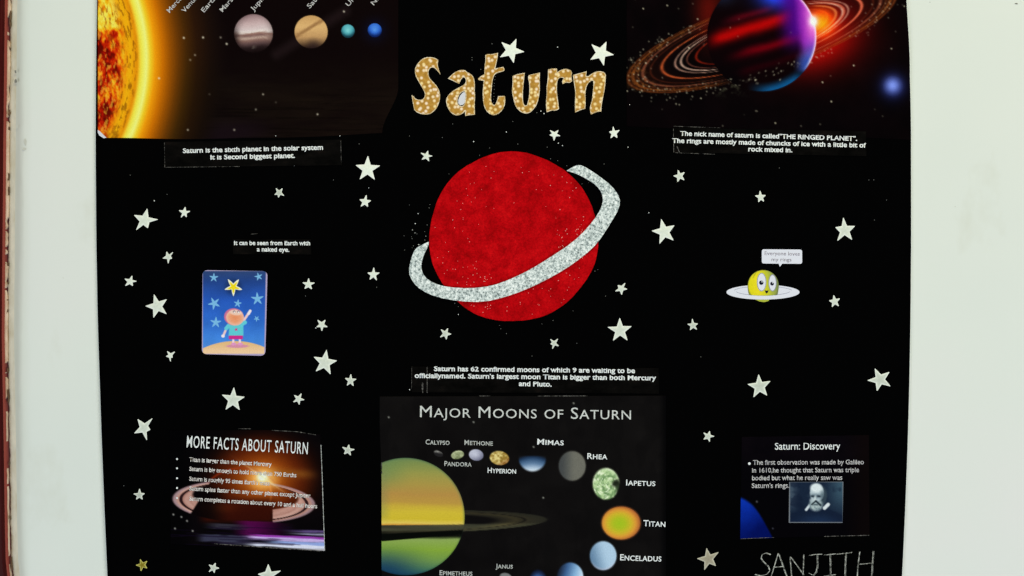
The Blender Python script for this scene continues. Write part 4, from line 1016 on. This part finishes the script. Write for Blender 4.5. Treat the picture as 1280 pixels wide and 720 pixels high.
# ------------------------------------------------------------------ paper stars: five measured tips each
#  name of the look, tips, centre tone (0 = same as rim, 1 = greyest)
STARS = [
 ([(645.3,49.1),(655,64.9),(642,78.5),(625.3,71.5),(627.2,53.2)], 0, 'large white star touching the top of the gold letter t'),
 ([(757.7,52.6),(766.8,68.6),(754.6,81.8),(738.2,74.6),(739.6,55.9)], 0, 'large white star just above the gold letter n'),
 ([(687.7,163.1),(697.8,163.1),(700.1,169.9),(692.5,175.7),(687.1,168.9)], 0, 'small white star between the title and the red planet, below the letter u and r'),
 ([(766.4,158.6),(774,162.9),(771.3,172.2),(763.3,172.6),(761.6,164.8)], 0, 'small white star below and right of the gold letter n'),
 ([(535,188.6),(540.2,195),(536.3,201.4),(527.5,199.4),(526.3,191.3)], .2, 'small white star up left of the red planet, below the capital S'),
 ([(460,195.3),(474.7,207.2),(468.3,224.3),(450.1,224),(445.1,206.6)], 0, 'large upright white star right of the sixth planet caption'),
 ([(345.2,235.5),(353.1,235.7),(355.2,244.5),(348.2,246.8),(343.6,243.3)], .7, 'tiny crumpled star below the sixth planet caption'),
 ([(458,244.1),(463.6,250.9),(459.8,258.3),(451.3,258),(449.9,249.5)], .1, 'small star directly below the large upright star left of the red planet'),
 ([(231.7,258.9),(237.6,264.1),(233.3,271.3),(226.5,271.7),(224.1,263.1)], .1, 'small star right of the large lopsided star at upper left'),
 ([(184.2,261.1),(197.3,274.4),(184.9,285),(170.7,287.2),(168.1,269.0)], .25, 'large lopsided star with one short point at upper left, near the board edge'),
 ([(208.5,314.8),(216.2,315.4),(215.1,323),(210.4,329.0),(203.9,322.9)], .4, 'small folded star left of the naked eye caption'),
 ([(165.2,344.8),(170.6,351.5),(166.1,357.2),(156.9,357.1),(156.3,348.6)], .2, 'small star at the left board edge above the large tilted star'),
 ([(386,348.0),(393.3,353.5),(389.8,361.2),(381.1,360.8),(378.6,353.3)], .2, 'small upright star right of the blue child card'),
 ([(467.3,334.6),(474.2,341),(470.9,350.2),(462.4,349.3),(459.8,341)], .1, 'small star left of the left tip of the silver ring'),
 ([(192.8,368.3),(208.3,374.3),(208.1,392.3),(192.2,396.8),(182.3,382.5)], .3, 'large tilted star left of the blue child card'),
 ([(397.3,400.1),(406.7,400.1),(409.3,408.6),(402.5,413.4),(396,408.6)], .3, 'small upside down star above the large star right of the child card'),
 ([(209.3,439.2),(218.6,439.7),(215.7,447),(213.3,451.6),(207.9,445.3)], .2, 'tiny star like an arrowhead below left of the child card'),
 ([(408.3,437.6),(421,450.8),(413.2,467.5),(395.1,463.9),(392.8,446.2)], .35, 'large star below right of the child card'),
 ([(438.6,467.9),(445.2,473.8),(441.8,482.2),(434,481.6),(431.8,472.7)], .5, 'small star left of the 62 moons caption'),
 ([(376.8,492),(380.3,499.7),(374.2,505.5),(367,502.4),(368.1,494)], .4, 'small star above the facts slide title, right of the big star'),
 ([(292.5,484.5),(305.6,496.1),(299.4,512),(282.5,511.6),(278,493.5)], .4, 'large upright star directly above the facts slide'),
 ([(172.5,524),(190.5,523),(188,537),(183.7,549.8),(168.4,541.3)], .45, 'large folded star left of the facts slide top'),
 ([(436.1,555.8),(443,561.7),(438.4,569),(430.4,567.4),(428.2,558.9)], .7, 'small grey centred star between the facts slide and the moons picture'),
 ([(174.7,611),(180.9,616.8),(178.3,623.9),(170.8,623.9),(167.5,617.1)], .8, 'small grey centred star left of the facts slide ring'),
 ([(175.6,699.1),(184,701.3),(184,709.9),(176.4,713.4),(170.4,706.2)], 2, 'small gold centred star in the bottom left corner'),
 ([(269.4,703.7),(273.9,710),(268,715.8),(261.5,714.5),(261.5,705.8)], .6, 'small star below the facts slide, left one of two'),
 ([(335.4,705.4),(350.8,713.4),(344,730),(326,729),(322.8,717.5)], .5, 'large star below the facts slide cut by the bottom of the photo'),
 ([(559.8,410.5),(563.8,417.6),(558,424.1),(550.4,421.4),(551.4,411.9)], .5, 'small star below left of the red planet'),
 ([(688.2,424.1),(697.2,423.7),(698.2,432.5),(690.6,435.8),(688.3,430)], .5, 'tiny ragged star directly below the red planet'),
 ([(781.2,354),(783.7,361.3),(777,368.2),(769.3,363.9),(772.4,356.5)], .3, 'small star right of the red planet, below the ring bend'),
 ([(774.6,397.7),(789,407.9),(784,425.1),(766.4,425.5),(759.8,408.9)], .35, 'large upright star at the lower right of the red planet'),
 ([(826.5,274.2),(842.6,281.9),(841.5,300.3),(824.4,304.4),(814.8,288.6)], .2, 'large tilted star right of the silver ring'),
 ([(847.4,212.8),(855.3,215.5),(855,225),(846.9,227.2),(841.9,219.9)], .4, 'small star below the left end of the nick name caption'),
 ([(949.8,238.8),(956.6,244.2),(954.5,251.8),(947.9,252.5),(943.9,244.7)], .3, 'small star below the middle of the nick name caption'),
 ([(1053.9,272.4),(1068.1,282.7),(1064.6,299.5),(1046.6,300.8),(1044.1,284.2)], .35, 'large creased star at the right, above the cartoon planet'),
 ([(1041.8,369.1),(1049.4,373.3),(1048,382.4),(1039.9,383.4),(1036.3,375.8)], .4, 'small star right of the cartoon planet ring'),
 ([(865.2,398.7),(871.9,404.7),(870.7,411.7),(862.6,412.3),(859.5,405.1)], .6, 'small grey centred star below left of the cartoon planet'),
 ([(948.1,468.2),(962.5,476.4),(958.4,494),(941.9,496.2),(934.7,480.2)], .6, 'large star above the discovery slide'),
 ([(1093.5,460.8),(1111.2,465.1),(1112.5,482.6),(1096,488.4),(1084.5,475.4)], .6, 'large tilted star near the right board edge'),
 ([(887,539),(892.5,545.3),(887,551.9),(879.6,549.1),(879.6,540.9)], .5, 'small star left of the discovery slide top corner'),
 ([(883.2,685.4),(897.8,690.3),(894.5,707.1),(880.5,711.9),(871.6,698.1)], .9, 'large grey brown star left of the handwritten name'),
]
rs = random.Random(11)
for tips, tone, label in STARS:
    T5 = np.array(tips); cen = T5.mean(0)
    R = np.linalg.norm(T5 - cen, axis=1).mean()
    kin = .46 if R < 10 else .43
    out = []
    for i in range(5):
        a, b_ = T5[i], T5[(i + 1) % 5]
        # rounded tip: two points a hair apart, then the notch
        d0 = (T5[i - 1] - a); d1 = (b_ - a)
        w_ = .55 if R > 10 else .7
        n_ = np.array([-(a - cen)[1], (a - cen)[0]]); n_ = n_ / (np.linalg.norm(n_) + 1e-9)
        out.append(a - n_ * w_ * .6); out.append(a + n_ * w_ * .6)
        mid = (a + b_) / 2 - cen
        L = np.linalg.norm(mid) + 1e-9
        out.append(cen + mid / L * (R * kin + rs.uniform(-.35, .35)))
    out = np.array(out)
    n = len(out)
    inner = cen + (out - cen) * .60
    th = .0007 if R > 10 else .0005
    o3 = W(cen[0], cen[1], b0)
    v = np.concatenate([W(out[:, 0], out[:, 1], b0), W(out[:, 0], out[:, 1], b0 + th * .6), W(inner[:, 0], inner[:, 1], b0 + th * 1.1), W(cen[0:1], cen[1:2], b0 + th * 1.5)]) - o3
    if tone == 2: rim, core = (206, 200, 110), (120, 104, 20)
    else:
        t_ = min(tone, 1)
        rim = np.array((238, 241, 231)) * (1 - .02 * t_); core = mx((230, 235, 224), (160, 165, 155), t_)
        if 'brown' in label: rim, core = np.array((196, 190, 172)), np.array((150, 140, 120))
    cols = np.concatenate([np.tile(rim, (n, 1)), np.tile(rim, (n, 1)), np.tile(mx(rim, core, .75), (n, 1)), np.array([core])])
    f = []
    for i in range(n):
        j = (i + 1) % n
        f += [(i, j, n + j, n + i), (n + i, n + j, 2 * n + j, 2 * n + i), (2 * n + i, 2 * n + j, 3 * n)]
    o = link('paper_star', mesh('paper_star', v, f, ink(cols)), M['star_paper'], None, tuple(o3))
    tag(o, label, 'star', 'paper stars glued on the black board')

# ------------------------------------------------------------------ loose glitter
rg = random.Random(5)
sp = {'speck': [], 'speck_dim': [], 'speck_pink': []}
for x, y, k in [(642,53,0),(615,55,1),(590,72,1),(590,75,1),(697,59,0),(601,87,1),(633,165,0),(592,177,0),(612,185,1),(676,139,0),(680,142,0),(671,141,1),(641,152,1),(566,155,1),(787,131,0),(785,184,0),(698,179,0),(703,182,0),
                (684,184,1),(193,251,0),(209,243,1),(461,235,0),(417,225,1),(163,219,1),(382,370,1),(471,359,1),(811,266,0),(1093,275,1),(1086,225,1),(1092,225,1),(876,446,1),(974,210,1),(721,429,1),(573,393,0),(633,417,1),(757,370,1),
                (512,170,1),(530,95,1),(1162,3,1),(155,607,1),(665,445,1),(368,207,0),(427,203,0),(300,207,0),(345,170,0),(425,170,0),(215,209,1),(449,180,1),(553,172,1),(755,205,1),(1108,250,1),(395,410,0),(577,461,0),(822,461,0),(512,487,0),(553,484,1),(552,487,1)]:
    sp['speck_dim' if k else 'speck'].append((x, y, rg.uniform(.5, .8) if not k else .55))
for _ in range(26):   # thrown from the ring's left end
    sp[rg.choice(['speck', 'speck_dim', 'speck_dim'])].append((rg.gauss(522, 8), rg.gauss(297, 13), rg.uniform(.35, .75)))
for _ in range(30):
    a = rg.uniform(0, 6.28); R = rg.gauss(112, 6)
    sp['speck_dim'].append((641 + R * math.cos(a), 296 + R * math.sin(a), rg.uniform(.35, .6)))
for x, y in [(948, 240)]: pass
for k in range(10):
    sp['speck_dim'].append((619 - k * .25 + rg.uniform(-.4, .4), 92 + k * 4 + rg.uniform(-1, 1), .45))
onr = []
rpts = np.array(ring)
for _ in range(130):   # on the felt, thickest along the upper edge of the ring
    t_ = rg.random() ** .8
    x = 560 + t_ * 170
    base = np.interp(x, [540, 573, 600, 630, 660, 690, 720, 740], [357, 360, 358, 348, 334, 318, 302, 285])
    y = base - abs(rg.gauss(0, 14)) - 1.5
    if rg.random() < .25: y = base + 24 + rg.random() * 45
    if math.hypot(x - 641, y - 296) < 103: onr.append((x, y, rg.uniform(.3, .6)))
for _ in range(22): onr.append((rg.gauss(642, 6), rg.gauss(333, 6), rg.uniform(.35, .65)))
for _ in range(110):
    a = rg.uniform(0, 6.28); R = 100 * math.sqrt(rg.random())
    onr.append((641 + R * math.cos(a), 296 + R * math.sin(a), rg.uniform(.28, .5)))
for x, y in [(566,275),(640,265),(688,232),(712,247),(653,216),(720,235),(612,300),(700,262)]: onr.append((x, y, .6))
V = []; F = []; MI = []
def add_speck(x, y, r, h, mi):
    a = rg.uniform(0, 1.57); p = []
    for k in range(5): p.append((x + r * math.cos(a + k * 1.2566) * rg.uniform(.7, 1.1), y + r * math.sin(a + k * 1.2566)))
    n = len(V)
    for hh in (0, .00015):
        for q in p: V.append(tuple(W(q[0], q[1], h + hh)))
    F.append(tuple(n + 5 + k for k in range(5)));  MI.append(mi)
    for k in range(5): F.append((n + k, n + (k + 1) % 5, n + 5 + (k + 1) % 5, n + 5 + k)); MI.append(mi)
for k, nm in enumerate(('speck', 'speck_dim')):
    for x, y, r in sp[nm]:
        h = b0 + (.0005 if (y < 178 and (x < 498 or x > 783)) else .0004 if (176 < y < 212 and 205 < x < 430) else 0)
        add_speck(x, y, r, h, k)
for x, y, r in onr: add_speck(x, y, r, b0 + .0010, 2)
me = mesh('glitter_specks', V, F)
o = link('glitter_specks', me)
for nm in ('speck', 'speck_dim', 'speck_pink'): me.materials.append(M[nm])
me.polygons.foreach_set('material_index', MI)
tag(o, 'loose silver glitter specks strewn over the poster, thickest on the red planet', 'glitter', kind='stuff')
